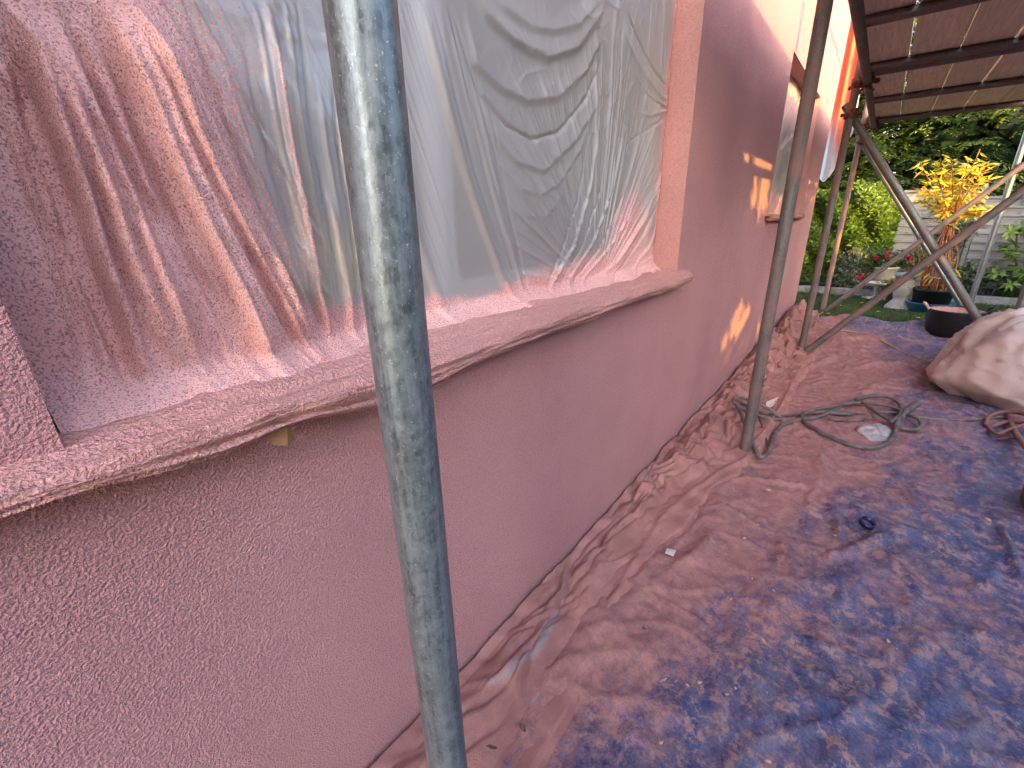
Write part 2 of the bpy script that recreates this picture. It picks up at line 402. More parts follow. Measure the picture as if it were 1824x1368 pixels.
M['white'] = plain('white_glaze', (0.5, 0.5, 0.48), 0.4, 0.15, 9, 0.1)
M['bark'] = plain('bark', (0.13, 0.09, 0.065), 0.95, 0.5, 40, 0.8, dist=0.01)
M['cane'] = plain('orange_stem', (0.36, 0.13, 0.04), 0.6, 0.5, 30, 0.2, second=(0.16, 0.05, 0.03))
M['khaki'] = plain('khaki_plastic', (0.10, 0.095, 0.06), 0.6, 0.5, 14, 0.3, second=(0.05, 0.05, 0.045))
M['navy'] = plain('navy_plastic', (0.012, 0.018, 0.07), 0.35, 0.3, 20, 0.05)
M['tile'] = plain('roof_tile', (0.20, 0.09, 0.06), 0.85, 0.4, 10, 0.5)
M['paper'] = plain('pale_scrap', (0.62, 0.52, 0.46), 0.8, 0.3, 90, 0.4)
M['brown'] = plain('dry_leaf', (0.17, 0.10, 0.055), 0.8, 0.5, 60, 0.4)
M['chip'] = plain('render_crumb', (0.50, 0.30, 0.22), 0.9, 0.3, 60, 0.4)
M['black'] = plain('black_metal', (0.02, 0.02, 0.022), 0.45, 0.3, 20, 0.1)
def glass():
    t = NT('window_glass')
    g = t.n('ShaderNodeBsdfGlossy', i_Roughness=0.02).outputs[0]; tr = t.n('ShaderNodeBsdfTransparent', i_Color=(0.985, 0.99, 0.985, 1)).outputs[0]
    return t.done(t.n('ShaderNodeMixShader', i_0=t.n('ShaderNodeFresnel', i_IOR=1.5).outputs[0], i_1=tr, i_2=g).outputs[0])
M['glass'] = glass()
def curtain_reflection():
    t = NT('net_curtain_reflection'); c = t.coord(); s = t.n('ShaderNodeSeparateXYZ', i_0=c)
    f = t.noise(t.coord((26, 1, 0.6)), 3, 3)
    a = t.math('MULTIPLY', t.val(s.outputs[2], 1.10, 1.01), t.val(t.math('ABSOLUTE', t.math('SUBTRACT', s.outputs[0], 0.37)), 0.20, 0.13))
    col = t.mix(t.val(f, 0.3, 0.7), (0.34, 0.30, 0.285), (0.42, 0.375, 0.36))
    col = t.mix(a, col, (0.96, 0.90, 0.34))  # garden reflection in the glass painted as a yellow-green patch on the cloth
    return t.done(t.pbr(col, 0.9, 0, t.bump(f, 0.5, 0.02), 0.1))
M['curtain_reflection'] = curtain_reflection()
def leafmat(name, stops, trans=0.35, rough=0.45):
    t = NT(name); v = t.attr('tint'); col = t.ramp(v, stops)
    p = t.pbr(col, rough, 0, None, 0.4); tl = t.n('ShaderNodeBsdfTranslucent', i_Color=col).outputs[0]
    return t.done(t.n('ShaderNodeMixShader', i_0=trans, i_1=p, i_2=tl).outputs[0])
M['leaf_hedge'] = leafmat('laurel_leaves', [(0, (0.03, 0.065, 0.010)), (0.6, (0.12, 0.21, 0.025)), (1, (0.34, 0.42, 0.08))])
M['leaf_conifer'] = leafmat('conifer_sprays', [(0, (0.010, 0.024, 0.008)), (0.5, (0.05, 0.095, 0.025)), (1, (0.27, 0.33, 0.08))], 0.25)  # lowest stop darkened to paint the black shade inside the crowns
M['leaf_grey'] = leafmat('variegated_leaves', [(0, (0.06, 0.085, 0.05)), (0.6, (0.15, 0.18, 0.11)), (1, (0.34, 0.35, 0.24))], 0.2)
M['leaf_yellow'] = leafmat('autumn_leaves', [(0, (0.52, 0.30, 0.02)), (0.4, (0.60, 0.49, 0.04)), (1, (0.44, 0.50, 0.10))], 0.45)
M['leaf_gold'] = leafmat('olive_gold_leaves', [(0, (0.07, 0.075, 0.025)), (0.6, (0.18, 0.15, 0.04)), (1, (0.30, 0.25, 0.06))], 0.3)
M['leaf_plain'] = leafmat('mid_green_leaves', [(0, (0.03, 0.055, 0.02)), (0.6, (0.07, 0.12, 0.04)), (1, (0.13, 0.19, 0.06))], 0.3)
M['petal'] = leafmat('red_petals', [(0, (0.35, 0.015, 0.05)), (1, (0.6, 0.03, 0.10))], 0.3)
M['petal_m'] = leafmat('magenta_petals', [(0, (0.35, 0.01, 0.18)), (1, (0.5, 0.02, 0.3))], 0.3)
M['grass'] = leafmat('grass_blades', [(0, (0.035, 0.065, 0.015)), (0.6, (0.075, 0.12, 0.03)), (1, (0.16, 0.19, 0.06))], 0.3)

# ================================================================== SETTING
gm = MB(); gm.add([(-60, -60, -0.012), (60, -60, -0.012), (60, 60, -0.012), (-60, 60, -0.012)], [(0, 1, 2, 3)])
structure(gm.build('ground', M['ground']))
bed = MB(); bed.box(7.62, 8.6, -4.0, 2.5, -0.05, 0.05); structure(bed.build('flower_bed', M['soil']))
rng = np.random.RandomState(5)
kp = thing('concrete_edging', 'low pale concrete edging between the lawn and the flower bed', 'edging', (7.58, 0, 0))
y = 2.2
while y > -3.4:
    L = 0.9 + 0.02 * rng.rand(); k = MB().box(-0.05, 0.045, y - L, y - 0.012, -0.05, 0.085 + 0.01 * rng.rand(), 0.006)
    k.build('edging_slab', M['kerbstone'], kp); y -= L

# ---- the house: wall with two window openings
house = thing('house', 'house wall freshly sprayed with textured salmon pink render', 'house', (0, 0, 0))
WX = [-6.0, 0.03, 1.81, 3.45, 4.88, 5.92]; WZ = [-0.1, 0.848, 1.04, 1.945, 5.0]
YF = 0.60; REV = 0.13
wb = MB(); vid = {}
xs = np.unique(np.concatenate([np.arange(-6, 5.9, 0.5), WX])); zs = np.unique(np.concatenate([np.arange(0.1, 5, 0.5), WZ]))
def hole(x, z): return (0.03 < x < 1.81 and 0.848 < z < 1.945) or (3.45 < x < 4.88 and 1.04 < z < 1.945)
for i in range(len(xs) - 1):
    for j in range(len(zs) - 1):
        if hole((xs[i] + xs[i + 1]) / 2, (zs[j] + zs[j + 1]) / 2): continue
        wb.add([(xs[i], YF, zs[j]), (xs[i + 1], YF, zs[j]), (xs[i + 1], YF, zs[j + 1]), (xs[i], YF, zs[j + 1])], [(0, 1, 2, 3)])
wb.add([(5.92, YF, -.1), (5.92, 6, -.1), (5.92, 6, 5), (5.92, YF, 5)], [(0, 1, 2, 3)])
wb.add([(-6, YF, -.1), (-6, 6, -.1), (-6, 6, 5), (-6, YF, 5)], [(3, 2, 1, 0)])
wb.add([(-6, 6, -.1), (5.92, 6, -.1), (5.92, 6, 5), (-6, 6, 5)], [(3, 2, 1, 0)])
wb.add([(5.92, YF, 5), (5.92, 6, 5), (5.92, 3.3, 6.6)], [(0, 1, 2)]); wb.add([(-6, YF, 5), (-6, 6, 5), (-6, 3.3, 6.6)], [(2, 1, 0)])
wb.build('wall', M['render'], house)
rf = MB()
for ys, ye in ((0.25, 3.3), (6.35, 3.3)):
    rf.add([(-6.2, ys, 4.82), (6.1, ys, 4.82), (6.1, ye, 6.66), (-6.2, ye, 6.66), (-6.2, ys, 4.92), (6.1, ys, 4.92), (6.1, ye, 6.76), (-6.2, ye, 6.76)],
           [(0, 1, 2, 3), (7, 6, 5, 4), (0, 4, 5, 1), (1, 5, 6, 2), (3, 7, 4, 0), (2, 6, 7, 3)])
rf.build('roof', M['tile'], house)
MB().box(-5.95, 5.88, 0.80, 5.95, 2.35, 2.45).build('floor_slab', M['frame'], house)
def opening(x0, x1, z0, z1, mull, mw=0.075):
    r = MB(); yb = YF + REV
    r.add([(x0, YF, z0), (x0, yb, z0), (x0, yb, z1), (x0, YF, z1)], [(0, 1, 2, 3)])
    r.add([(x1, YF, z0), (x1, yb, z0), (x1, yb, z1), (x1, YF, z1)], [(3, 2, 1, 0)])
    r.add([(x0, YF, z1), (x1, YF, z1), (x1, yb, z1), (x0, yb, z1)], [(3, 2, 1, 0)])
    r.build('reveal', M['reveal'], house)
    wn = bpy.data.objects.new('window', None); COL.objects.link(wn); wn.parent = house
    f = MB(); y0, y1 = yb - 0.015, yb + 0.055
    f.box(x0, x0 + 0.06, y0, y1, z0, z1, 0.006); f.box(x1 - 0.06, x1, y0, y1, z0, z1, 0.006)
    f.box(x0 + 0.06, x1 - 0.06, y0, y1, z0, z0 + 0.045, 0.006); f.box(x0 + 0.06, x1 - 0.06, y0, y1, z1 - 0.07, z1, 0.006)
    f.box(mull - mw / 2, mull + mw / 2, y0 - 0.012, y1, z0 + 0.045, z1 - 0.07, 0.006)
    f.build('frame', M['frame'], wn)
    for a, b in ((x0 + 0.06, mull - mw / 2), (mull + mw / 2, x1 - 0.06)):
        s = MB(); s0, s1 = y0 + 0.01, y1 + 0.01
        s.box(a + 0.002, a + 0.05, s0, s1, z0 + 0.047, z1 - 0.072, 0.004); s.box(b - 0.05, b - 0.002, s0, s1, z0 + 0.047, z1 - 0.072, 0.004)
        s.box(a + 0.05, b - 0.05, s0, s1, z0 + 0.047, z0 + 0.085, 0.004); s.box(a + 0.05, b - 0.05, s0, s1, z1 - 0.12, z1 - 0.072, 0.004)
        s.build('sash', M['sash'], wn)
        MB().box(a + 0.05, b - 0.05, yb + 0.02, yb + 0.026, z0 + 0.085, z1 - 0.12).build('pane', M['glass'], wn)
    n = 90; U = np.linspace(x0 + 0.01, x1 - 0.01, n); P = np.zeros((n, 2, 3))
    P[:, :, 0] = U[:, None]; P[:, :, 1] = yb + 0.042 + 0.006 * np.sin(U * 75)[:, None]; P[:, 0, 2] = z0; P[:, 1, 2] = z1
    grid_mesh('net_curtain_reflection', P, M['curtain_reflection'], wn)
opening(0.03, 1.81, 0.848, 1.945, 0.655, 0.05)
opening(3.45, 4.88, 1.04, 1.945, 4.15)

# ---- window sills wrapped in sprayed film
def sill(x0, x1, zb, ybk, yfr, drop, seed, nx=260):
    U = np.linspace(x0, x1, nx); n1 = fbm(U * 2.2, U * 0 + 3.3, 3, seed); n2 = fbm(U * 9, U * 0 + 1.7, 3, seed + 9)
    edge = np.minimum(sstep(x0, x0 + 0.05, U), sstep(x1, x1 - 0.09, U))
    prof = [(ybk, 0.012), (ybk - 0.03, 0.004), (0.64, 0.000), (0.60, -0.004), (0.58, -0.008), (yfr + 0.012, -0.012), (yfr + 0.002, -0.018), (yfr, -0.024), (yfr + 0.003, -drop * 0.75), (yfr + 0.012, -drop), (0.585, -drop - 0.004), (0.602, -drop + 0.004)]
    K = len(prof); sub = 4; rows = []
    pp = np.array(smooth_path([(a, b, 0) for a, b in prof], sub))[:, :2]
    P = np.zeros((nx, len(pp), 3)); V = np.linspace(0, 1, len(pp))
    UU, VV = np.meshgrid(U, V, indexing='ij')
    wr = fbm(UU * 2.5 + VV * 3, VV * 16 - UU * 2.0, 4, seed + 20) * 0.008 + ridged(UU * 2 + VV * 4, VV * 9 - UU * 3.5, seed + 31, 3) * 0.008 + ridged(UU * 1.1 - VV, VV * 14 + UU * 2.0, seed + 35, 5) * 0.006 + fbm(UU * 60, VV * 40, 2, seed + 50) * 0.0012
    front = sstep(0.35, 0.6, VV) * (1 - sstep(0.93, 1.0, VV))
    P[:, :, 0] = UU
    P[:, :, 1] = pp[:, 0] - front * ((n1 * 0.011 + n2 * 0.004)[:, None]) - wr * front * 0.8
    P[:, :, 1] = np.where(P[:, :, 1] < 0.60, 0.60 - (0.60 - P[:, :, 1]) * (0.55 + 0.45 * edge[:, None]), P[:, :, 1])
    lowr = sstep(0.55, 0.85, VV)
    roll = (np.exp(-((U - 0.42) / 0.13) ** 2) * 0.013 + np.exp(-((U - 0.05) / 0.12) ** 2) * 0.002 - np.exp(-((U - 0.22) / 0.05) ** 2) * 0.006 - 0.013 * sstep(0.20, -0.02, U))[:, None] if x1 < 3 else 0 * UU
    P[:, :, 1] -= roll * front
    P[:, :, 2] = zb + pp[:, 1] * (0.35 + 0.65 * edge[:, None] * (1 - 0 * lowr)) + wr * (1 - lowr) * 0.7 + lowr * (n1 * 0.010 + n2 * 0.005)[:, None] * edge[:, None] - roll * lowr
    return grid_mesh('window_sill', P, M['sill'], house, flip=False)
sl = sill(-0.55, 1.87, 0.858, 0.735, 0.535, 0.042, 3)
sl['label'] = 'long near sill wrapped in rough pink sprayed film'
sl2 = sill(3.38, 4.96, 1.048, 0.735, 0.545, 0.03, 8, 140)
sl2['label'] = 'small far sill with torn pink film hanging under it'

# ================================================================== MASKING FILM on the near window
def px_line(pts, y=0.68): return [tuple(onY(a, b, y)[[0, 2]]) for a, b in pts]
FOLDS = [  # (pixel polyline, half width m, amplitude m (towards the camera +), kind)
    ([(0, 35), (39, 118), (88, 259), (127, 364), (153, 460), (188, 548), (215, 615), (240, 690)], 0.010, -0.020, 'v'),
    ([(20, -40), (70, 90), (118, 250), (158, 370), (190, 470), (222, 570), (262, 690)], 0.008, 0.010, 'v'),
    ([(110, 0), (175, 167), (237, 307), (281, 395), (325, 482), (377, 588), (400, 650)], 0.008, -0.010, 'v'),
    ([(60, 0), (120, 130), (180, 280), (235, 400), (290, 520), (340, 640)], 0.030, 0.016, 'r'),
    ([(184, 0), (237, 114), (272, 193), (324, 316), (373, 421), (421, 513), (447, 579), (478, 655)], 0.016, 0.020, 's'),
    ([(228, 0), (281, 105), (342, 250), (404, 373), (465, 478), (522, 583), (548, 630)], 0.008, 0.014, 's'),
    ([(150, 0), (205, 120), (255, 250), (310, 380), (365, 490), (420, 600)], 0.006, -0.006, 'v'),
    ([(474, -20), (496, 145), (522, 285), (544, 404), (566, 522), (585, 600)], 0.006, 0.009, 'r'),
    ([(585, 330), (600, 420), (625, 560), (632, 610)], 0.006, 0.005, 'r'),
    ([(425, 430), (470, 520), (520, 610)], 0.006, -0.006, 'v'),
    ([(445, 430), (490, 520), (545, 615)], 0.005, -0.005, 'v'),
    ([(470, 440), (515, 530), (565, 615)], 0.005, 0.005, 'r'),
    ([(500, 440), (540, 520), (590, 615)], 0.005, -0.004, 'v'),
    ([(520, 420), (560, 530), (605, 615)], 0.005, 0.004, 'r'),
    ([(746, 0), (781, 127), (825, 285), (864, 408), (895, 496), (925, 552)], 0.010, 0.016, 's'),
    ([(705, 250), (745, 420), (775, 500), (805, 585)], 0.012, 0.012, 's'),
    ([(770, 0), (815, 160), (850, 300), (890, 430), (930, 545)], 0.006, -0.006, 'v'),
    ([(790, 0), (835, 160), (870, 290), (905, 420), (940, 545)], 0.005, 0.005, 'r'),
    ([(800, 0), (845, 130), (885, 270), (915, 400), (948, 545)], 0.006, -0.005, 'v'),
    # swags
    ([(845, -30), (870, 20), (912, 66), (974, 98), (1026, 83), (1066, 26), (1075, -20)], 0.013, 0.022, 's'),
    ([(880, -30), (900, 8), (945, 45), (985, 52), (1030, 40), (1060, 0)], 0.012, 0.014, 's'),
    ([(835, 30), (851, 110), (895, 155), (939, 177), (996, 169), (1044, 123), (1070, 66)], 0.011, 0.016, 's'),
    ([(838, 90), (862, 170), (905, 225), (950, 250), (1000, 235), (1045, 180), (1072, 110)], 0.007, -0.007, 'v'),
    ([(850, 150), (880, 235), (921, 287), (974, 300), (1026, 248), (1062, 190), (1072, 150)], 0.010, 0.012, 's'),
    ([(862, 220), (890, 290), (930, 335), (965, 345), (1000, 325), (1045, 250)], 0.007, 0.008, 's'),
    ([(870, 300), (900, 350), (935, 385), (975, 385), (1010, 340)], 0.007, 0.006, 's'),
    # pleats to the bottom knot
    ([(1070, 200), (1055, 330), (1026, 439), (985, 510), (962, 548)], 0.006, 0.008, 'r'),
    ([(1050, 250), (1035, 350), (1005, 450), (970, 530), (955, 550)], 0.005, -0.005, 'v'),
    ([(1085, 220), (1072, 340), (1040, 440), (1000, 510), (970, 550)], 0.005, -0.005, 'v'),
    ([(1100, 240), (1090, 340), (1060, 430), (1010, 510), (975, 552)], 0.005, 0.006, 'r'),
    ([(1189, 300), (1150, 390), (1105, 460), (1045, 520), (1000, 548)], 0.010, 0.016, 's'),
    ([(1185, 340), (1150, 420), (1110, 475), (1060, 520), (1015, 545)], 0.007, -0.010, 'v'),
    ([(1160, 290), (1120, 390), (1080, 450), (1030, 510), (985, 550)], 0.005, 0.007, 'r'),
    ([(1130, 300), (1100, 380), (1065, 450), (1015, 515), (980, 552)], 0.005, -0.006, 'v'),
    ([(1182, 390), (1160, 440), (1120, 490), (1080, 520)], 0.006, 0.008, 'r'),
    ([(1180, 420), (1165, 460), (1135, 495), (1100, 515)], 0.005, -0.006, 'v'),
    ([(1178, 450), (1165, 480), (1145, 500)], 0.005, 0.006, 'r'),
    # right edge tucks
    ([(1100, 10), (1120, 75), (1150, 130), (1180, 170), (1200, 186)], 0.008, 0.010, 's'),
    ([(1110, 0), (1135, 60), (1165, 120), (1200, 168)], 0.005, -0.006, 'v'),
    ([(1120, 110), (1150, 160), (1200, 200)], 0.005, 0.006, 'r'),
    ([(1130, 200), (1160, 205), (1198, 195)], 0.005, 0.005, 'r'),
    ([(1110, 260), (1150, 235), (1196, 205)], 0.005, -0.005, 'v'),
    ([(1100, -10), (1092, 90), (1088, 180), (1078, 300)], 0.006, 0.005, 'r'),
    ([(1115, -10), (1108, 90), (1100, 190)], 0.005, -0.004, 'v'),
]
def _between(a, b, n, w0, seed):
    # fine pleats lying between two main folds
    rr = random.Random(seed); m = 9
    def samp(pl):
        L = np.cumsum([0] + [math.dist(p, q) for p, q in zip(pl[:-1], pl[1:])]); t = np.linspace(0, L[-1], m)
        return np.stack([np.interp(t, L, [p[0] for p in pl]), np.interp(t, L, [p[1] for p in pl])], -1)
    A, B = samp(a), samp(b)
    for k in range(n):
        t = (k + 0.5 + rr.uniform(-.25, .25)) / n; P = A * (1 - t) + B * t
        i0 = rr.choice([0, 0, 1, 2]); i1 = rr.choice([m, m, m, m - 1])
        FOLDS.append(([tuple(p) for p in P[i0:i1]], w0 * rr.uniform(.7, 1.3), (0.0042 if k % 2 else -0.0045) * rr.uniform(.7, 1.3), 'r' if k % 2 else 'v'))
_between([(-90, 0), (0, 200), (80, 440), (130, 690)], FOLDS[0][0], 5, 0.005, 1)
_between(FOLDS[0][0], FOLDS[4][0], 11, 0.0045, 2)
_between(FOLDS[4][0], FOLDS[5][0], 3, 0.004, 3)
_between(FOLDS[5][0], FOLDS[7][0], 6, 0.004, 4)
_between(FOLDS[7][0], [(590, -20), (610, 200), (640, 420), (655, 600)], 5, 0.004, 5)
_between(FOLDS[14][0], [(850, 0), (890, 200), (925, 400), (955, 548)], 5, 0.004, 6)
def near_film():
    nx, nz = 720, 460
    x0, x1, z0, z1 = 0.034, 1.806, 0.850, 1.94
    U, V = np.meshgrid(np.linspace(x0, x1, nx), np.linspace(z0, z1, nz), indexing='ij')
    D = np.zeros_like(U); hi = np.zeros_like(U)
    wob = fbm(U * 4, V * 4, 2, 77) * 0.004
    for pts, wd, amp, kind in FOLDS:
        pl = px_line(pts); d, par, side = seg_dist(U + wob, V + wob * 0.6, pl)
        taper = sstep(-0.02, 0.22, par) * (1 - 0.75 * sstep(0.75, 1.02, par)) if kind != 's' else sstep(-0.05, 0.15, par) * (1 - 0.6 * sstep(0.85, 1.05, par))
        amp = amp * (1.9 if pts[0][0] < 640 else (0.40 if kind == 's' and pts[0][0] > 800 else 0.75))
        if kind == 's': prof = np.where(side > 0, np.exp(-(d / (wd * (0.55 if pts[0][0] < 800 else 1.0))) ** 2), np.exp(-(d / (wd * 2.2)) ** 1.3))
        elif kind == 'r': prof = np.exp(-(d / wd) ** 2)
        else: prof = np.exp(-(d / (wd * 0.8)) ** 1.6)
        D += amp * prof * taper; hi += max(amp, 0) / 0.016 * np.exp(-(d / (wd * 0.8)) ** 2) * taper
    D += fbm(U * 1.6, V * 0.8, 2, 5) * 0.010
    right = sstep(0.78, 0.95, U)
    # fine fan creases
    ang = np.arctan2(U - 1.30, V - 0.84); rad = np.hypot(U - 1.30, V - 0.84)
    D += right * (ridged(ang * 8, rad * 0.8, 41, 5) * 0.0045 + ridged(ang * 19, rad * 1.2, 42, 4) * 0.0022) * sstep(0.02, 0.2, rad) * (1 - sstep(0.5, 0.85, rad))
    ang2 = np.arctan2(U - 1.62, V - 2.05); rad2 = np.hypot(U - 1.62, V - 2.05)
    D += right * ridged(ang2 * 9, rad2 * 1.5, 45, 4) * 0.0035 * sstep(0.1, 0.3, rad2) * (1 - sstep(0.5, 0.9, rad2))
    D += right * ridged(U * 14 + perlin(U * 4, V * 4, 8), V * 17 + perlin(U * 5, V * 5, 9), 61, 4) * 0.0016 * sstep(0.25, 0.5, V - 0.85) * (1 - sstep(1.45, 1.62, U))
    sl_ = 0.42   # long slanting creases of the left half
    q = (U + (V - 0.85) * sl_) * 20
    left = 1 - sstep(0.55, 0.72, U)
    D += left * (perlin(q * 0.8, V * 0.7, 21) * 0.005 + ridged(q * 1.1, V * 0.35, 23, 6) * 0.006 + ridged(q * 2.9, V * 0.6, 24, 6) * 0.003) * (1 - 0.6 * sstep(0.36, 0.42, U))
    yb = 0.686
    Y = yb - D
    # bulging forward on to the sill at the foot, tucked back along the reveals
    Y -= 0.050 * (1 - sstep(0.0, 0.05, V - z0)) ** 1.5
    Y += 0.012 * (1 - sstep(0.0, 0.05, x1 - U))
    Y += 0.045 * (1 - sstep(0.0, 0.09, U - x0)) * sstep(0.02, 0.08, V - z0)
    Y = np.clip(Y, 0.604, 0.7015)
    Z = V + 0.004 * (1 - sstep(0.0, 0.04, V - z0)) * fbm(U * 14, V * 4, 2, 3)
    # overspray
    zs_ = V - z0
    n = fbm(U * 5, V * 5, 4, 90) * 0.12
    fl = px_line([(160, -60), (237, 114), (324, 316), (440, 560)]); d, par, side = seg_dist(U, V, fl)
    sd_ = d * np.where(side > 0, 1, -1)
    sgn = np.where(seg_dist(np.array([[0.06]]), np.array([[0.95]]), fl)[2][0, 0] > 0, 1.0, -1.0)
    inside = sd_ * sgn                                            # + to the left of the fold
    p = 0.30 + 0.78 * sstep(-0.16, 0.05, inside)
    p = np.where(U > 0.68, 0.10, p) * 1.0
    p = p * (1 - 0.0) 
    blend = sstep(0.40, 0.58, U); p = (0.16 + 0.36 * sstep(-0.30, -0.02, inside) + 0.52 * sstep(-0.13, 0.05, inside + n * 0.12)) * (1 - blend) + 0.04 * blend
    foot = 1 - sstep(0.03, (0.115 + 0.07 * sstep(0.75, 1.0, U)) + 0.03 * np.sin(U * 5), zs_ + n * 0.15)
    p = np.maximum(p, foot * 0.98)
    er = 1 - sstep(0.0, 0.12, x1 - U + n * 0.3); p = np.maximum(p, er * 0.85)
    knot = 1 - sstep(0.10, 0.42, np.hypot((U - 1.55) * 1.0, (V - 0.86) * 0.8)); p = np.maximum(p, knot * 0.72)
    p = p + np.clip(hi, 0, 1.2) * 0.28 * (0.4 + 0.6 * np.maximum(foot, er) + 0.5 * (1 - right)) + n * 0.7
    p = np.clip(p, 0, 1.05)
    P = np.stack([U, Y, Z], -1)
    o = grid_mesh('masking_film', P, M['film'], None, {'paint': p})
    return tag(o, 'large wrinkled clear plastic sheet over the near window with pink overspray', 'plastic sheet', 'plastic sheets taped over windows')
near_film()
def far_film():
    nx, nz = 170, 130
    x0, x1, z0, z1 = 3.455, 4.875, 1.055, 1.94
    U, V = np.meshgrid(np.linspace(x0, x1, nx), np.linspace(z0, z1, nz), indexing='ij')
    D = fbm(U * 3, V * 1.5, 3, 15) * 0.010
    q = (U * 0.7 - V) * 10; D += perlin(q, U * 1.2, 31) * 0.006 + perlin(q * 2.7, U * 2, 33) * 0.003
    d, par, side = seg_dist(U, V, [(3.46, 1.26), (4.4, 1.62)]); D += 0.012 * np.exp(-(d / 0.02) ** 2)
    p = 0.12 + 0.8 * (1 - sstep(0.06, 0.24, V - z0)) + 0.45 * sstep(0.50, 0.7, V - z0) + fbm(U * 5, V * 5, 3, 2) * 0.12 + 0.5 * np.exp(-(d / 0.02) ** 2)
    o = grid_mesh('masking_film', np.stack([U, np.clip(0.69 - D, 0.62, 0.725), V], -1), M['film'], None, {'paint': np.clip(p, 0, 1)})
    tag(o, 'smaller clear plastic sheet over the far window behind the scaffold', 'plastic sheet', 'plastic sheets taped over windows')
far_film()
def corner_film():
    # hangs from the eaves at the far corner, sun glowing through the overspray painted in as orange
    nu, nv = 60, 110
    A, B = np.meshgrid(np.linspace(0, 1, nu), np.linspace(0, 1, nv), indexing='ij')
    top = 3.6; bot = 1.78 - 0.42 * np.sin(np.clip((1 - A) * 1.9, 0, np.pi)) ** 2 * 1.0
    Z = top + (bot - top) * B
    Yv = 0.612 - A * (0.16 + 0.05 * B) - 0.02 * np.sin(A * 3.1) * B
    Xv = 5.94 + 0.10 * np.sin(A * 16) * 0.35 * (0.4 + B) + 0.10 * np.exp(-((B - 0.93) / 0.08) ** 2) * 0.6
    pt = 1 - sstep(0.78, 0.98, B + 0.12 * np.sin(A * 9))
    o = grid_mesh('hanging_film', np.stack([Xv, Yv, Z], -1), M['film_orange'], None, {'paint': pt})
    tag(o, 'orange sprayed plastic sheet hanging loose at the far corner of the house', 'plastic sheet')
corner_film()

# ================================================================== GROUND COVERS
def tarp_obj():
    nx, ny = 560, 300
    x = np.concatenate([np.linspace(-0.9, 3.2, 380, endpoint=False), np.linspace(3.2, 5.72, nx - 380)])
    X, Y = np.meshgrid(x, np.linspace(0.592, -2.3, ny), indexing='ij')
    H = 0.008 + 0.5 * (fbm(X * 1.3, Y * 1.6, 3, 4) * 0.012) + ridged(X * 1.1 + 0.5 * Y, Y * 2.2 + 0.2 * X, 11, 5) * 0.014 + ridged(X * 2.6 - Y, Y * 3.7, 17, 6) * 0.009 + ridged(X * 6 + Y * 2, Y * 7, 19, 4) * 0.004
    H += ridged(X * 2.0, Y * 1.2 + X * 0.3, 27, 5) * 0.018 * sstep(2.6, 4.0, X)
    H += ridged(X * 4.5 + perlin(X * 3, Y * 3, 5), Y * 4.5 + perlin(X * 3, Y * 3, 6), 23, 9) * 0.010 + ridged(X * 9 + perlin(X * 5, Y * 5, 7), Y * 11, 25, 7) * 0.005 + fbm(X * 18, Y * 22, 3, 29) * 0.0022
    TF = [([(1461, 999), (1498, 989), (1540, 970), (1586, 954)], 0.022, 0.022), ([(1386, 966), (1420, 1026)], 0.018, 0.018), ([(1478, 895), (1490, 929), (1500, 978)], 0.016, 0.016),
          ([(1781, 937), (1797, 978), (1822, 1045)], 0.016, 0.026), ([(1324, 850), (1390, 862), (1444, 868)], 0.016, 0.018), ([(1382, 786), (1410, 808), (1423, 821)], 0.018, 0.022),
          ([(1324, 1331), (1390, 1306), (1473, 1294), (1548, 1252)], 0.012, 0.011), ([(1484, 607), (1543, 604), (1579, 611)], 0.03, 0.03), ([(1480, 1040), (1500, 1060), (1497, 1080)], 0.015, 0.016),
          ([(1350, 700), (1420, 665), (1480, 640)], 0.03, 0.025), ([(1520, 655), (1600, 650), (1680, 668)], 0.03, 0.028), ([(1560, 690), (1640, 700), (1700, 740)], 0.025, 0.02)]
    for pts, wd, amp in TF:
        pl = [tuple(onZ(a, b, 0.01)[:2]) for a, b in pts]; d, par, side = seg_dist(X, Y, pl)
        H += amp * np.where(side > 0, np.exp(-(d / wd) ** 2), np.exp(-(d / (wd * 0.45)) ** 1.5)) * sstep(-0.1, 0.2, par) * (1 - sstep(0.8, 1.1, par))
    lip = np.exp(-((X - (5.50 + 0.10 * np.sin(Y * 5))) / 0.085) ** 2) * (0.075 + 0.02 * np.sin(Y * 9)) * sstep(0.35, 0.05, Y)
    H += lip
    H *= sstep(0.0, 0.06, 5.72 - X) * 0.9 + 0.1
    H = np.maximum(H, 0.003)
    # overspray: heavy by the wall, blotchy further out
    edge = np.interp(x, [-1, 0.4, 0.85, 1.25, 1.75, 2.2, 3.0, 4.0, 5.7], [0.40, 0.34, 0.24, 0.13, 0.02, -0.12, -0.30, -0.28, 0.10])[:, None]
    wob = fbm(X * 2.2, Y * 2.2, 4, 60) * 0.16
    p = 0.05 + 0.95 * sstep(-0.26, 0.20, Y - edge + wob)
    p = np.maximum(p, 0.50 * sstep(-0.75, -0.10, Y - edge + wob) + fbm(X * 3, Y * 3, 4, 66) * 0.22)
    p = np.maximum(p, 0.30 + fbm(X * 2.3, Y * 3, 3, 71) * 0.25)
    p = np.where(X < 1.15, np.minimum(p, 0.12 + 0.95 * sstep(-0.20, 0.14, Y - edge + wob) + 0.10), p)
    p *= 1 - 0.75 * sstep(5.2, 5.45, X) * sstep(0.25, 0.0, Y)
    o = grid_mesh('tarpaulin', np.stack([X, Y, H], -1), M['tarp'], None, {'paint': np.clip(p, 0, 1)}, flip=True)
    tag(o, 'large blue tarpaulin spread over the ground and spattered with pink', 'tarpaulin')
tarp_obj()
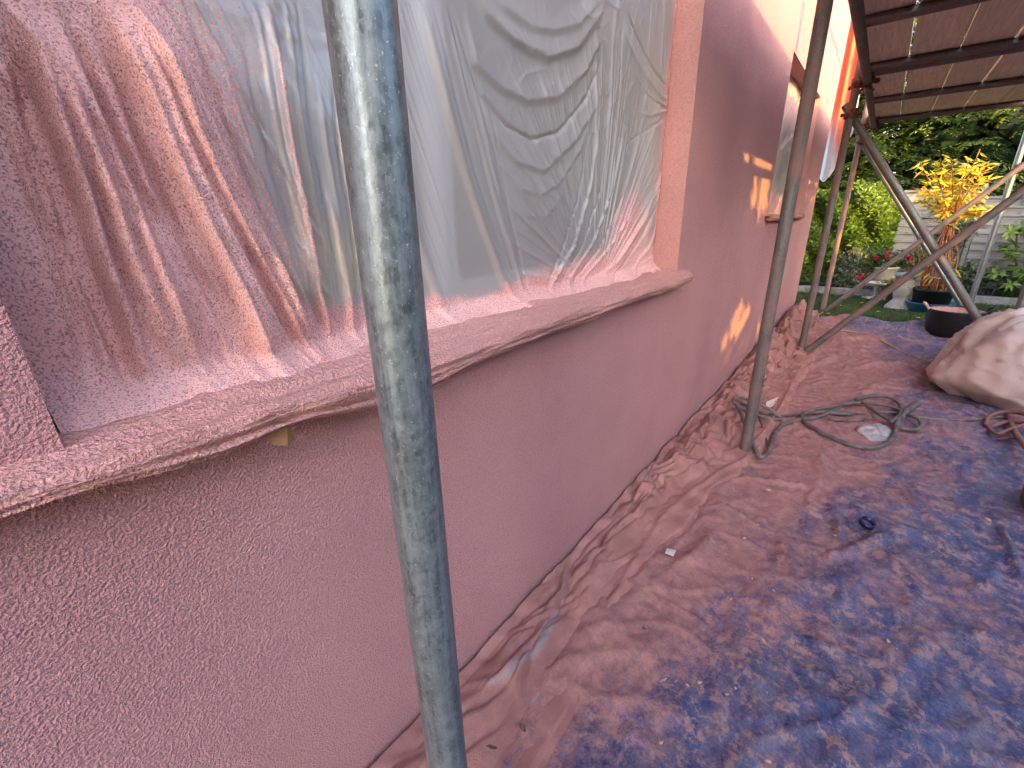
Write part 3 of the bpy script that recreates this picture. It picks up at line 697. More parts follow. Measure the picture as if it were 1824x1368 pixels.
def dust_obj():
    nx, ny = 640, 150
    x = np.linspace(-0.7, 5.9, nx); inner = np.full(nx, 0.588)
    outer = np.interp(x, [-0.7, 0.4, 0.52, 0.85, 1.21, 1.76, 2.1, 2.6, 3.3, 4.2, 5.0, 5.9], [0.33, 0.325, 0.33, 0.365, 0.36, 0.30, 0.22, 0.20, 0.20, 0.18, 0.28, 0.36]) + fbm(x * 3, x * 0, 3, 12) * 0.025
    T = np.linspace(0, 1, ny); X = np.repeat(x[:, None], ny, 1); Y = inner[:, None] + (outer - inner)[:, None] * T
    wx = X + fbm(X * 2.5, Y * 5, 2, 30) * 0.10; wy = Y + fbm(X * 3.2, Y * 4, 3, 33) * 0.05
    bil = lambda u, v, sd: np.clip(np.abs(perlin(u, v, sd)) * 2.0, 0, 1) ** 0.6
    along = bil(wx * 1.3 + wy * 2, wy * 10 - wx * 1.2, 37)
    cross = bil(wx * 4.2 + wy * 3, wy * 6.5 - wx, 43)
    fine = bil(wx * 7, wy * 22 + wx * 4, 49)
    pile = sstep(1.2, 2.1, X) * 0.6 + 0.6 * sstep(2.9, 4.0, X)
    amp = np.exp(-((T - 0.30) / 0.30) ** 2)
    H = 0.018 + along * (0.007 + 0.018 * amp) * (0.7 + 0.5 * pile) + fine * (0.004 + 0.010 * amp) + bil(wx * 13, wy * 30 + wx * 9, 50) * (0.002 + 0.005 * amp) * (0.5 + perlin(X * 2, Y * 4, 51)) + cross * 0.055 * pile * (0.30 + amp)
    H += 0.05 * sstep(2.8, 4.2, X) * amp * (0.7 + 0.5 * fbm(X * 4, Y * 5, 2, 55))
    H += 0.010 * ridged(X * 0.9 + 3, Y * 6, 58, 6)
    # rolled hem running out from the foot of the second standard
    for pts, wd, a_ in (([(1345, 812), (1290, 838), (1230, 880), (1180, 925), (1130, 1000), (1070, 1110), (1000, 1250)], 0.013, 0.013), ([(905, 1240), (960, 1170), (1010, 1100)], 0.02, 0.018), ([(850, 1250), (930, 1190), (985, 1110)], 0.018, 0.016)):
        pl = [tuple(onZ(a, b, 0.02)[:2]) for a, b in pts]; d, par, side = seg_dist(X, Y, pl); H += a_ * np.exp(-(d / wd) ** 2) * sstep(-.05, .1, par) * (1 - sstep(.8, 1.05, par))
    H = 0.012 + (H - 0.012) * (1 - 0.45 * sstep(0.5, 0.8, T) * sstep(2.6, 1.6, X)) + bil(wx * 9 + wy * 6, wy * 15 - wx * 4, 62) * 0.016 * np.exp(-((T - 0.22) / 0.2) ** 2) * (0.4 + sstep(0.9, 1.6, X))
    H *= 1 - sstep(0.90, 1.0, T) * 0.75
    H += 0.012 * sstep(0.10, 0.0, T)
    H = np.maximum(H, 0.014)
    p = 0.80 + fbm(X * 4, Y * 9, 3, 70) * 0.12
    for pts in ([(840, 1255), (905, 1222), (960, 1170), (990, 1110), (1002, 1075)], [(940, 1265), (975, 1225), (1005, 1180)]):
        pl = [tuple(onZ(a, b, 0.02)[:2]) for a, b in pts]; d, par, side = seg_dist(X, Y, pl)
        p -= 0.50 * np.exp(-(d / (0.008 + 0.006 * np.sin(par * 3))) ** 2) * sstep(0, 0.15, par) * (1 - sstep(0.8, 1, par))
    o = grid_mesh('dust_sheet', np.stack([X, Y, H], -1), M['dust'], None, {'paint': np.clip(p, 0, 1)}, flip=True)
    tag(o, 'long rumpled dust sheet coated in pink along the foot of the wall', 'dust sheet')
dust_obj()

# ================================================================== SCAFFOLD
FX = [0.2347, 2.10, 4.116, 6.212]; YI = 0.313; YO = -0.83; TR = 0.02415
scaf = thing('scaffold', 'tubular steel scaffold standing along the pink wall', 'scaffold', (3, 0, 0))
def rel(p): return (p[0] - 3, p[1], p[2])
def pole(name, a, b, mat, label=None, n=32, r=TR):
    # own mesh along local Z so the material's grain runs along the tube
    a = Vector(a); b = Vector(b); L = (b - a).length
    mb = MB(); t = 0.003
    mb.lathe([(r - t, 0), (r, 0), (r, L), (r - t, L), (r - t, 0.002)], n=n)
    o = mb.build(name, mat, scaf, True)
    o.data.polygons.foreach_set('use_smooth', [True] * len(o.data.polygons))
    try: o.data.set_sharp_from_angle(angle=R_(40))
    except Exception: pass
    o.rotation_mode = 'QUATERNION'; o.rotation_quaternion = (b - a).to_track_quat('Z', 'Y'); o.location = rel(a)
    if label: o['label'] = label
    return o
yi = [0.313, 0.296, 0.313, 0.345]
mats = [M['galv'], M['galv_dust'], M['galv_dust'], M['galv_pink']]
labs = ['nearest standard, bare mottled galvanised steel', 'second standard, brown with overspray, hose looped at its foot', 'third standard, meeting a diagonal brace at its foot', 'farthest inner standard, sprayed pink']
for k in range(4):
    pole('standard', (FX[k], yi[k], 0.012), (FX[k], yi[k], 5.2), mats[k], labs[k], 48 if k == 0 else 28, 0.0253 if k == 0 else TR)
    yo = [-0.90, -0.90, -0.78, -0.835][k]
    pole('standard', (FX[k], yo, 0.0), (FX[k], yo, 5.2), M['galv_grey'], None, 24)
ZL = 1.865; ZT = 1.913
pole('ledger', (-1.8, 0.262, ZL), (6.55, 0.262, ZL), M['galv_dust'], 'inner ledger under the deck, lit along its edge')
pole('ledger', (-1.8, -0.785, ZL), (6.55, -0.785, ZL), M['galv_dark'])
for z in (2.45, 2.95): pole('guard_rail', (-1.8, -0.80, z), (6.55, -0.80, z), M['galv_grey'])
for xt in (0.30, 1.2, 2.16, 3.1, 4.03, 4.165, 5.18, 6.27): pole('transom', (xt, 0.33 if xt == 4.165 else 0.29, ZT), (xt, -1.05, ZT), M['galv_dark'])
def brace(X, p0, p1, dx, mat, lab):
    a = Vector(onX(*p0, X + dx)); b = Vector(onX(*p1, X + dx))
    pole('brace', a, b, mat, lab)
brace(4.116, (1505, 187), (1754, 588), 0.05, M['galv_mid'], 'thick near brace running down to the right')
brace(4.116, (1421, 637), (1900, 283), -0.05, M['galv_dust'], 'near brace rising from the foot of the third standard')
brace(6.212, (1528, 242), (1718, 553), 0.05, M['galv_grey'], 'pale far brace with sunlit bands')
brace(6.212, (1464, 559), (1830, 289), -0.05, M['galv_dust'], 'far brace rising behind the others')
def coupler(p, axis='z', flip=1):
    m = MB(); c = Vector(p)
    e = {'z': Vector((0, 0, 1)), 'x': Vector((1, 0, 0)), 'y': Vector((0, 1, 0))}[axis]
    m.tube([c - e * 0.028, c + e * 0.028], 0.031, 16)
    o = Vector((0, -1, 0)) if axis != 'y' else Vector((0, 0, -1))
    m.tube([c + o * 0.03 - e * 0.02, c + o * 0.055 + e * 0.012], 0.017, 8)
    cp = MB(); cp.v = [tuple(np.array(v) - np.array([3, 0, 0])) for v in m.v]; cp.f = m.f
    ob = cp.build('coupler', M['rust'], scaf, True)
    for s in (-1, 1):
        b = MB(); d = Vector((0.045 * flip, -0.03 * s, 0.0)) if axis == 'z' else Vector((0, 0.03 * s, -0.045))
        q = c + e * 0.012 * s - Vector((3, 0, 0)); b.tube([q + d * 0.5, q + d * 1.25], 0.007, 6); b.tube([q + d * 1.1, q + d * 1.35], 0.012, 6)
        b.build('bolt', M['rust'], ob)
for k in (1, 2, 3):
    coupler((FX[k], yi[k], ZL - 0.01)); coupler((FX[k], -0.80, ZL))
    coupler((FX[k] + 0.06, 0.262, ZL), 'x'); coupler((FX[k] + 0.05, 0.262, ZT), 'y')
for X, p in ((4.116, (1514, 203)), (6.212, (1536, 252)), (4.116, (1822, 340)), (6.212, (1812, 300))):
    q = onX(*p, X); coupler((X, q[1], q[2]), 'z', -1)
# deck boards, loose on the transoms
B0 = 0.287; gap = [0.012, 0.010, 0.012, 0.008, 0.010]; yy = B0; rngb = random.Random(3)
blab = ['innermost scaffold board overhead, next to the wall', 'second scaffold board overhead from the wall', 'third scaffold board overhead from the wall', 'fourth scaffold board overhead from the wall', 'outermost scaffold board overhead, farthest from the wall']
for i in range(5):
    o = MB().box(-3.15, 1.97, -0.2125 / 2, 0.2125 / 2, 0, 0.038, 0.003).build('scaffold_board', M['board'])
    o.location = (4.45, yy - 0.106, ZT + TR + 0.001); o.rotation_euler = (0, 0, R_(rngb.uniform(-0.12, 0.12)))
    tag(o, blab[i], 'scaffold board', 'boards of the scaffold deck')
    yy -= 0.2125 + gap[i]
# unseen boards added above the frame to shade the wall over the first deck
shade_lab = ['innermost board of the added shading deck, next to the wall', 'second board of the added shading deck', 'middle board of the added shading deck', 'fourth board of the added shading deck', 'outermost board of the added shading deck']
ub = [o for o in COL.objects if o.name.startswith('scaffold_board')]
for i, o in enumerate(ub):
    c = o.copy(); COL.objects.link(c); c.location.z = 3.95; c['label'] = shade_lab[i]; c['group'] = 'boards of the added shading deck'
    c.location.x = 5.45 if i % 2 == 0 else 5.5
for xt in (2.3, 4.2, 6.27): pole('transom', (xt, 0.29, 3.95 - TR - 0.001), (xt, -1.05, 3.95 - TR - 0.001), M['galv_dark'])  # transoms under the added shading deck
for yl in (0.262, -0.785): pole('ledger', (-1.8, yl, 3.875), (6.55, yl, 3.875), M['galv_dark'])  # ledgers carrying the added shading deck

# ================================================================== HOSES AND SMALL THINGS
def tube_on_ground(pts, r, name, mat, parent=None, zs=None, n=10):
    """pts in photograph pixels lying on the ground; zs heights of the tube's centre"""
    zs = zs if zs is not None else [r + 0.012] * len(pts)
    P = smooth_path([onZ(a, b, z) for (a, b), z in zip(pts, zs)], 8)
    m = MB(); m.tube(P, r, n); return m.build(name, mat, parent, True)
def z7(pts): return [(1200 + a / 4.56, 560 + b / 4.56) for a, b in pts]
def z3(pts): return [(1250 + a / 3.178, 500 + b / 3.178) for a, b in pts]
hose = thing('hose', 'thick dusty spray hose looped around the second standard and coiled beside it', 'hose')
main = z7([(492, 690), (515, 740), (545, 800), (575, 880), (605, 950), (645, 1060), (680, 1130), (715, 1158), (755, 1135), (780, 1090), (800, 1020), (830, 960), (880, 905), (960, 870), (1040, 850)]) + \
       z3([(640, 775), (720, 745), (800, 705), (880, 670), (960, 652), (1040, 655), (1100, 680), (1130, 720), (1120, 760), (1080, 790)])
zs = [0.10, 0.10, 0.095, 0.085, 0.075, 0.05, 0.04, 0.035, 0.033, 0.032, 0.032, 0.03, 0.03, 0.03, 0.03] + [0.03, 0.03, 0.035, 0.04, 0.045, 0.045, 0.045, 0.045, 0.05, 0.055]
tube_on_ground(main, 0.0094, 'hose_run', M['hose_pale'], hose, zs)
loop2 = z3([(1080, 795), (1030, 770), (980, 740), (930, 700), (870, 668)])
tube_on_ground(loop2, 0.0094, 'hose_run', M['hose_pale'], hose, [0.06, 0.055, 0.05, 0.05, 0.05])
tube_on_ground(z3([(850, 755), (780, 750), (700, 745), (620, 742), (575, 752), (570, 780), (610, 820), (700, 870), (800, 915), (900, 940), (980, 943), (1050, 920), (1090, 870), (1105, 810), (1120, 770)]), 0.0105, 'hose_run', M['hose_pale'], hose, [0.03] * 12 + [0.035, 0.045, 0.055])
tube_on_ground(z3([(575, 752), (640, 730), (720, 715), (800, 700), (900, 690), (1000, 700), (1080, 715), (1180, 760), (1225, 785), (1242, 815), (1215, 842), (1150, 838), (1105, 830)]), 0.0094, 'hose_run', M['hose_pale'], hose, [0.045] * 13)
tube_on_ground(z7([(492, 690), (520, 678), (560, 680), (620, 692), (690, 720), (760, 760), (820, 800), (868, 842), (830, 852), (760, 845), (690, 820), (620, 790), (550, 760), (500, 730), (484, 705), (492, 690), (530, 710), (600, 745), (690, 790), (780, 812), (860, 826)]), 0.0085, 'hose_loop', M['hose'], hose, [0.11, 0.12, 0.12, 0.115, 0.10, 0.08, 0.055, 0.035, 0.035, 0.04, 0.05, 0.065, 0.085, 0.10, 0.105, 0.09, 0.075, 0.065, 0.05, 0.035, 0.03])
tube_on_ground(z3([(320, 770), (440, 768), (520, 758), (620, 748), (740, 745), (860, 745), (960, 750), (1060, 745), (1150, 755), (1240, 775), (1350, 785), (1480, 788), (1600, 782), (1700, 770)]), 0.0075, 'cable', M['hose'], hose, [0.03] * 9 + [0.022] * 5)
tube_on_ground(z3([(720, 783), (800, 790), (900, 788), (980, 772)]), 0.0075, 'cable', M['hose'], hose, [0.022] * 4)
tube_on_ground(z7([(690, 840), (715, 900), (740, 980), (765, 1055)]), 0.004, 'cable', M['rust'], hose, [0.05, 0.04, 0.03, 0.03])
cn = MB(); a = onZ(*z3([(1150, 745)])[0], 0.055); b = onZ(*z3([(1218, 695)])[0], 0.06); a2 = onZ(*z3([(1125, 780)])[0], 0.05)
cn.tube([a2, a, a + (b - a) * 0.3, b, b + (b - a) * 0.04], [0.012, 0.014, 0.019, 0.018, 0.013], 10); cn.build('connector', M['hose'], hose, True)

cord = tube_on_ground([(1466, 556), (1458, 562), (1462, 575), (1490, 586), (1540, 594), (1580, 612), (1615, 630), (1650, 642), (1672, 648)], 0.005, 'cord', M['rope'], None, [0.05, 0.045, 0.10, 0.04, 0.03, 0.03, 0.025, 0.025, 0.02], 6)
tag(cord, 'thin straw coloured cord snaking from the far scaffold foot to the bundle', 'cord')
oc = thing('hose_coil', 'orange brown hose coiled half under the sheeted bundle', 'hose')
for pts, r in (([(1757, 758), (1762, 742), (1785, 734), (1815, 735), (1850, 745)], 0.010), ([(1760, 762), (1790, 752), (1820, 752), (1856, 760)], 0.011), ([(1797, 735), (1800, 752), (1812, 775), (1830, 800)], 0.012), ([(1757, 758), (1775, 772), (1800, 764), (1840, 752)], 0.008), ([(1776, 782), (1800, 780), (1830, 786)], 0.006)):
    tube_on_ground(pts, r, 'hose_run', M['hose_orange'], oc, [0.02 + 0.02 * k for k in range(len(pts))][:len(pts)])

ring = MB()
for k in range(32):
    pass
ring.lathe([(0.020, 0), (0.0235, 0), (0.0235, 0.018), (0.020, 0.018), (0.020, 0)], n=36)
ro = ring.build('tape_ring', M['navy'], None, True); p = onZ(1541, 939, 0.018); ro.location = (p[0], p[1], 0.030); ro.rotation_euler = (R_(14), R_(-10), 0)
tag(ro, 'small dark blue plastic ring lying on the tarpaulin', 'ring')

# clear crumpled bag between the hose loops
def crumple(name, c, r, h, mat, label, cat, seed, n=26):
    A, B = np.meshgrid(np.linspace(0, 2 * np.pi, n * 2), np.linspace(0, 1, n), indexing='ij')
    f = fbm(np.cos(A) * 1.6 + B * 2, np.sin(A) * 1.6 + 5, 3, seed); rr = r * np.sin(B * np.pi * 0.5) * (1 + 0.35 * f)
    Z = h * np.cos(B * np.pi * 0.5) ** 0.8 * (1 + 0.5 * ridged(np.cos(A) * 2 + B, np.sin(A) * 2, seed + 1)) * 0.75
    P = np.stack([c[0] + rr * np.cos(A), c[1] + rr * np.sin(A) * 0.8, c[2] + Z], -1)
    return tag(grid_mesh(name, P, mat, None, {'paint': 0.30 + 0.25 * f}), label, cat)
crumple('plastic_bag', onZ(1560, 772, 0.012), 0.095, 0.030, plain('crumpled_pale_plastic', (0.42, 0.38, 0.365), 0.32, 0.35, 30, 0.5, dist=0.01), 'small crumpled pale plastic bag inside the hose loops', 'plastic bag', 4)
sc = MB(); p0 = onZ(1373, 727, 0.035); sc.add([p0 + np.array(v) for v in ((-.03, .02, -.01), (.02, .03, .02), (.07, -.02, .045), (.0, -.01, .02), (-.03, .02, -.004), (.02, .03, .025), (.07, -.02, .05), (0, -.01, .026))], [(3, 2, 1, 0), (4, 5, 6, 7), (0, 1, 5, 4), (1, 2, 6, 5), (2, 3, 7, 6), (3, 0, 4, 7)])
tag(sc.build('paper_scrap', M['paper']), 'white pointed scrap sticking up behind the second standard', 'scrap')
cd = MB(); p0 = onZ(1194, 985, 0.03); cd.add([p0 + np.array(v) for v in ((-.016, .012, 0.004), (.012, .016, 0), (.016, -.012, 0.004), (-.012, -.014, 0.002), (-.016, .012, .007), (.012, .016, .003), (.016, -.012, .007), (-.012, -.014, .005))], [(3, 2, 1, 0), (4, 5, 6, 7), (0, 1, 5, 4), (1, 2, 6, 5), (2, 3, 7, 6), (3, 0, 4, 7)])
tag(cd.build('card_scrap', M['paper']), 'small square pale card lying at the edge of the pink area', 'scrap')
rl = random.Random(9)
def leaf_litter(px, s, mat, label, name='dry_leaf', cat='leaf', z=0.03, group=None):
    c = onZ(px[0], px[1], z); m = MB(); n = 7; vs = []
    for t in np.linspace(0, 1, n):
        wv = math.sin(t * math.pi) * 0.42 + 0.02
        for q in (-1, 0, 1): vs.append(((t - .5) * s * 2, q * wv * s, (abs(q) * 0.25 + math.sin(t * 5 + s * 90) * 0.2) * s + rl.uniform(-.05, .05) * s))
    fs = [(i * 3 + j, i * 3 + j + 1, i * 3 + j + 4, i * 3 + j + 3) for i in range(n - 1) for j in (0, 1)]
    o = m.add(vs, fs).build(name, mat, None, True); o.location = c; o.rotation_euler = (rl.uniform(-.3, .3), rl.uniform(-.3, .3), rl.uniform(0, 6)); return tag(o, label, cat, group)
leaf_litter((931, 1297), 0.011, M['brown'], 'curled brown leaf on the dust sheet right of the near pole', z=0.05)
leaf_litter((876, 1332), 0.011, M['brown'], 'brown leaf on the dust sheet nearest the foot of the near pole', z=0.05)
leaf_litter((1147, 1120), 0.010, M['brown'], 'dark dry leaf where the pink overspray meets blue', z=0.02)
leaf_litter((1690, 890), 0.014, M['brown'], 'dark brown leaf lying far right on the tarpaulin', z=0.02)
leaf_litter((1182, 1213), 0.009, M['chip'], 'pale curled leaf lying on purple tarpaulin', z=0.02)
crumb_px = [(1426, 1300, .009), (1369, 872, .011), (1326, 958, .009), (1360, 1140, .008), (1295, 1236, .006), (1582, 1141, .008), (1436, 1039, .007), (1302, 1066, .006), (1378, 1051, .006), (1246, 1215, .007), (1310, 1225, .005), (1487, 953, .006), (1340, 1030, .005), (1225, 1220, .005), (1178, 1322, .006), (1760, 925, .016), (1369, 1355, .007)]
cp0 = None
for k, (a, b, s) in enumerate(crumb_px):
    c = onZ(a, b, 0.022)
    if cp0 is None:
        m = MB(); rs = np.random.RandomState(4); vs = []
        for i, zz in enumerate((-.5, .1, .55)):
            for j in range(6): an = j * math.pi / 3; q = (1.0, .95, .5)[i] * (0.75 + .5 * rs.rand()); vs.append((q * math.cos(an), q * math.sin(an) * .7, zz))
        fs = [tuple(range(5, -1, -1)), tuple(range(12, 18))] + [(i * 6 + j, i * 6 + (j + 1) % 6, i * 6 + 6 + (j + 1) % 6, i * 6 + 6 + j) for i in (0, 1) for j in range(6)]
        o = cp0 = m.add(vs, fs).build('render_crumb', M['chip'])
    else: o = cp0.copy(); COL.objects.link(o)
    o.location = c; o.scale = (s * .75, s * .75, s * 0.4); o.rotation_euler = (0, 0, k * 1.3)
    tag(o, 'small pinkish crumb of dried render on the tarpaulin', 'crumb', 'render crumbs scattered on the tarpaulin')

# torn scrap of brown tape under the near sill
fl = MB(); c = onY(483, 772, 0.548); fl.add([c + np.array(v) for v in ((-.02, .0, .012), (.022, 0, .012), (.026, -.004, -.016), (.012, -.010, -.020), (-.004, -.006, -.012), (-.02, .003, .012), (.022, .003, .012), (.026, -.001, -.016), (.012, -.007, -.020), (-.004, -.003, -.012))], [(0, 1, 2, 3, 4), (9, 8, 7, 6, 5), (0, 5, 6, 1), (1, 6, 7, 2), (2, 7, 8, 3), (3, 8, 9, 4), (4, 9, 5, 0)])
tag(fl.build('tape_flap', plain('brown_tape', (0.34, 0.16, 0.07), 0.5, 0.4, 30, 0.3)), 'small torn brown tape flap hanging under the near sill', 'tape')

# sheeted bundle at the right edge
def bundle():
    n, k = 150, 90
    A, B = np.meshgrid(np.linspace(0, 2 * np.pi, n), np.linspace(0, 1, k), indexing='ij')
    c = np.array([3.98, -1.02]); rx, ry, h = 0.60, 0.50, 0.47
    ph = B * np.pi * 0.60                                            # past the equator: undercut foot
    rad = np.sin(ph) ** 0.85; Z = (np.cos(ph) - math.cos(math.pi * 0.60)) / (1 - math.cos(math.pi * 0.60)) * h
    fx, fy = np.cos(A), np.sin(A)
    f1 = fbm(fx * 1.1 + 4, fy * 1.1 + B, 3, 80) * 0.16
    q = A * 2.2 + B * 5.0
    q2 = np.cos(A) * 2.2 + B * 1.3; q3 = np.sin(A) * 2.2 - B * 0.9
    f2 = ridged(q2, q3, 82, 2) * 0.07 + ridged(q2 * 1.9 + 2, q3 * 1.7, 85, 3) * 0.035 + ridged(q2 * 3.5, q3 * 3.1 + B * 3, 86, 7) * 0.026 + ridged(q2 * 5 + q3, q3 * 4 - q2 * 2, 89, 9) * 0.010 + perlin(q2 * 3, q3 * 3, 88) * 0.008
    s = 1 + f1 + f2 - 0.02
    tip = np.exp(-((np.mod(A - 2.05 + np.pi, 2 * np.pi) - np.pi) / 0.30) ** 2) * np.exp(-((B - 0.88) / 0.14) ** 2) * 0.28
    s = s + tip
    P = np.stack([c[0] + rx * rad * s * fx, c[1] + ry * rad * s * fy, 0.012 + Z * (1 + 0.6 * f1 + 0.9 * f2)], -1)
    o = grid_mesh('sheeted_bundle', P, M['bag'])
    tag(o, 'bulky bundle under a crumpled off white sheet with pink overspray', 'bundle')
bundle()

# khaki tub just inside the right edge
def khaki():
    p = onZ(1872, 922, 0.0); m = MB()
    m.lathe([(0.0, 0.0), (0.075, 0.0), (0.088, 0.02), (0.092, 0.10), (0.090, 0.12), (0.096, 0.124), (0.094, 0.132), (0.080, 0.130), (0.078, 0.03), (0.0, 0.03)], (0, 0, 0), 32)
    t = thing('plant_tub', 'dirty khaki tub half cut off by the right edge', 'tub', (p[0], p[1], 0.02)); m.build('body', M['khaki'], t, True)
    r = MB(); r.lathe([(0.088, 0.118), (0.099, 0.121), (0.099, 0.134), (0.088, 0.136)], (0, 0, 0), 32); r.build('rim', M['rubber'], t, True)
khaki()

# rubber trug with pink inside
def trug():
    c = onZ(1692, 600, 0.0); c = np.array([5.40, -0.66, 0.02]); t = thing('rubber_tub', 'black rubber tub with two handles and pink render inside its rim', 'tub', tuple(c))
    n = 40; m = MB(); m.lathe([(0.0, 0.004), (0.160, 0.004), (0.175, 0.03), (0.190, 0.21), (0.192, 0.222), (0.187, 0.226), (0.183, 0.216)], n=n); m.build('body', M['rubber'], t, True)
    m = MB(); m.lathe([(0.1835, 0.217), (0.180, 0.20), (0.168, 0.05), (0.0, 0.04)], n=n); m.build('lining', M['rubber_pink'], t, True)
    for s in (1, -1):
        m = MB(); pts = [(-0.05 + 0.0, s * 0.183, 0.215), (-0.045, s * 0.205, 0.245), (-0.02, s * 0.222, 0.262), (0.02, s * 0.222, 0.262), (0.045, s * 0.205, 0.245), (0.05, s * 0.183, 0.215)]
        m.tube(smooth_path(pts, 5), 0.010, 8); m.build('handle', M['rubber_pink'] if s > 0 else M['rubber'], t, True)
trug()

# ================================================================== GARDEN
class Leaves:
    def __init__(s, seed): s.r = np.random.RandomState(seed); s.V = []; s.F = []; s.T = []; s.n = 0
    def add(s, P, D, N, L, W, tint, fold=0.18):
        """leaves at P along D, facing N; L, W arrays"""
        D = D / np.linalg.norm(D, axis=1, keepdims=True); S = np.cross(D, N); S /= np.linalg.norm(S, axis=1, keepdims=True) + 1e-9; U = np.cross(S, D)
        L = L[:, None]; W = W[:, None]
        b = P; tip = P + D * L - U * L * 0.12; l = P + D * L * 0.45 + S * W * 0.5 + U * W * fold; r = P + D * L * 0.45 - S * W * 0.5 + U * W * fold
        k = len(P); V = np.stack([b, r, tip, l], 1).reshape(-1, 3); i = s.n + np.arange(k)[:, None] * 4
        s.V.append(V); s.F.append(np.concatenate([i + [[0, 1, 2]], i + [[0, 2, 3]]], 0)); s.T.append(np.repeat(tint, 4)); s.n += 4 * k; return s
    def build(s, name, mat, parent=None): return np_mesh(name, np.concatenate(s.V), np.concatenate(s.F), mat, parent, False, {'tint': np.concatenate(s.T)})
def unit(a): return a / (np.linalg.norm(a, axis=-1, keepdims=True) + 1e-9)
def blob_leaves(lv, n, c, rad, L, W, shell=0.55, tint=(0.2, 0.8), up=0.4, lump=0.25, seed=1, face=0.0):
    r = lv.r; d = unit(r.normal(size=(n, 3))); lum = 1 + lump * (np.sin(d[:, 0] * 5 + seed) * np.sin(d[:, 1] * 4.3 + seed * 2) + np.sin(d[:, 2] * 6 + seed * 3) * 0.6)
    q = (shell + (1 - shell) * r.rand(n) ** 0.6)[:, None] * lum[:, None]
    P = np.array(c) + d * q * np.array(rad)
    D = unit(d * 0.8 + r.normal(size=(n, 3)) * 0.6 + np.array([0, 0, up])); N = unit(d + r.normal(size=(n, 3)) * 0.5 + np.array([0, 0, 0.4]))
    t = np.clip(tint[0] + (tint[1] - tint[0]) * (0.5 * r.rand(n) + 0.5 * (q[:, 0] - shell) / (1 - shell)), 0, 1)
    lv.add(P, D, N, L * (0.6 + 0.8 * r.rand(n)), W * (0.6 + 0.8 * r.rand(n)), t)
def trunk_mesh(paths, name, mat, parent):
    m = MB()
    for pts, rr in paths: m.tube(smooth_path(pts, 4), list(np.linspace(rr[0], rr[1], (len(pts) - 1) * 4 + 1)), 8)
    return m.build(name, mat, parent, True)

# fence of horizontal weathered boards
def fence(y0, y1, X, top, label):
    t = thing('fence', label, 'fence', (X, (y0 + y1) / 2, 0), 'timber fence panels behind the garden')
    rr = random.Random(int(y0 * 10) + 50); z = 0.06; me = None; i = 0
    while z < top - 0.03:
        hgt = 0.108
        o = MB().box(-0.008, 0.008, y0 - (y0 + y1) / 2 + 0.004, y1 - (y0 + y1) / 2 - 0.004, 0, hgt + 0.012, 0.002).build('fence_board', M['fence'], t) if me is None else bpy.data.objects.new('fence_board', me)
        if me is None: me = o.data
        else: COL.objects.link(o); o.parent = t
        o.location = (-0.008 + rr.uniform(-.003, .003), 0, z + rr.uniform(-.004, .004)); o.rotation_euler = (rr.uniform(-.003, .003), R_(9), 0)
        z += hgt - 0.008; i += 1
    MB().box(-0.02, 0.02, y0 - (y0 + y1) / 2, y1 - (y0 + y1) / 2, top, top + 0.03, 0.004).build('capping', M['fence'], t)
    MB().box(-0.045, 0.045, y0 - (y0 + y1) / 2 - 0.045, y0 - (y0 + y1) / 2 + 0.003, 0, top + 0.06, 0.006).build('post', M['fence'], t)
fence(0.90, 2.6, 8.24, 1.33, 'weathered board fence panel hidden behind the laurel hedge')
fence(-0.88, 0.85, 8.24, 1.28, 'weathered grey board fence panel behind the flower pots and autumn plant')
fence(-2.70, -0.93, 8.24, 1.17, 'weathered grey board fence panel at the right behind the small shrub')

def hedge():
    t = thing('laurel_hedge', 'bright green laurel hedge in the sun against the fence', 'hedge', (7.98, 0.62, 0))
    lv = Leaves(11); r = lv.r; n = 11000
    y = r.uniform(-0.20, 0.95, n); zz = r.rand(n) ** 0.8; topz = 1.36 + 0.05 * np.sin(y * 9) + 0.04 * np.sin(y * 23 + 1) - 0.22 * sstep(0.05, -0.2, y)
    bottom = 0.10 + 0.30 * sstep(0.15, -0.2, y)
    z = bottom + (topz - bottom) * zz
    front = 0.20 + 0.09 * np.sin(y * 7 + z * 5) + 0.06 * np.sin(y * 15 - z * 11)
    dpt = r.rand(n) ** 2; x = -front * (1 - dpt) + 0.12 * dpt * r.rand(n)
    endf = sstep(-0.26, -0.02, y)
    P = np.stack([x * endf + 0.1 * (1 - endf), y - 0.0, z], -1)
    nd = np.stack([-np.ones(n), 0.4 * r.normal(size=n), 0.55 + 0.5 * r.normal(size=n)], -1)
    D = unit(np.stack([-0.5 + 0.4 * r.normal(size=n), 0.8 * r.normal(size=n), 0.5 + 0.5 * r.normal(size=n)], -1))
    patch = 0.5 + 0.5 * np.sin(y * 6 + 1) * np.sin(z * 7)
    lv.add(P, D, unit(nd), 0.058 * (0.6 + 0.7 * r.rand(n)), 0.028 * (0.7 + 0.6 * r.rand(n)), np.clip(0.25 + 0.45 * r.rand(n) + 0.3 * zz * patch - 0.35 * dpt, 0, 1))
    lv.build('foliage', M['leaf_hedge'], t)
    trunk_mesh([([(0.0, yy_, -0.02), (-0.02, yy_ + 0.05, 0.5), (0.02, yy_ + .02, 1.15)], (0.02, 0.008)) for yy_ in (-0.15, 0.2, 0.55, 0.85)], 'stem', M['bark'], t)
    t.location = (8.02, 0.05, 0)
hedge()
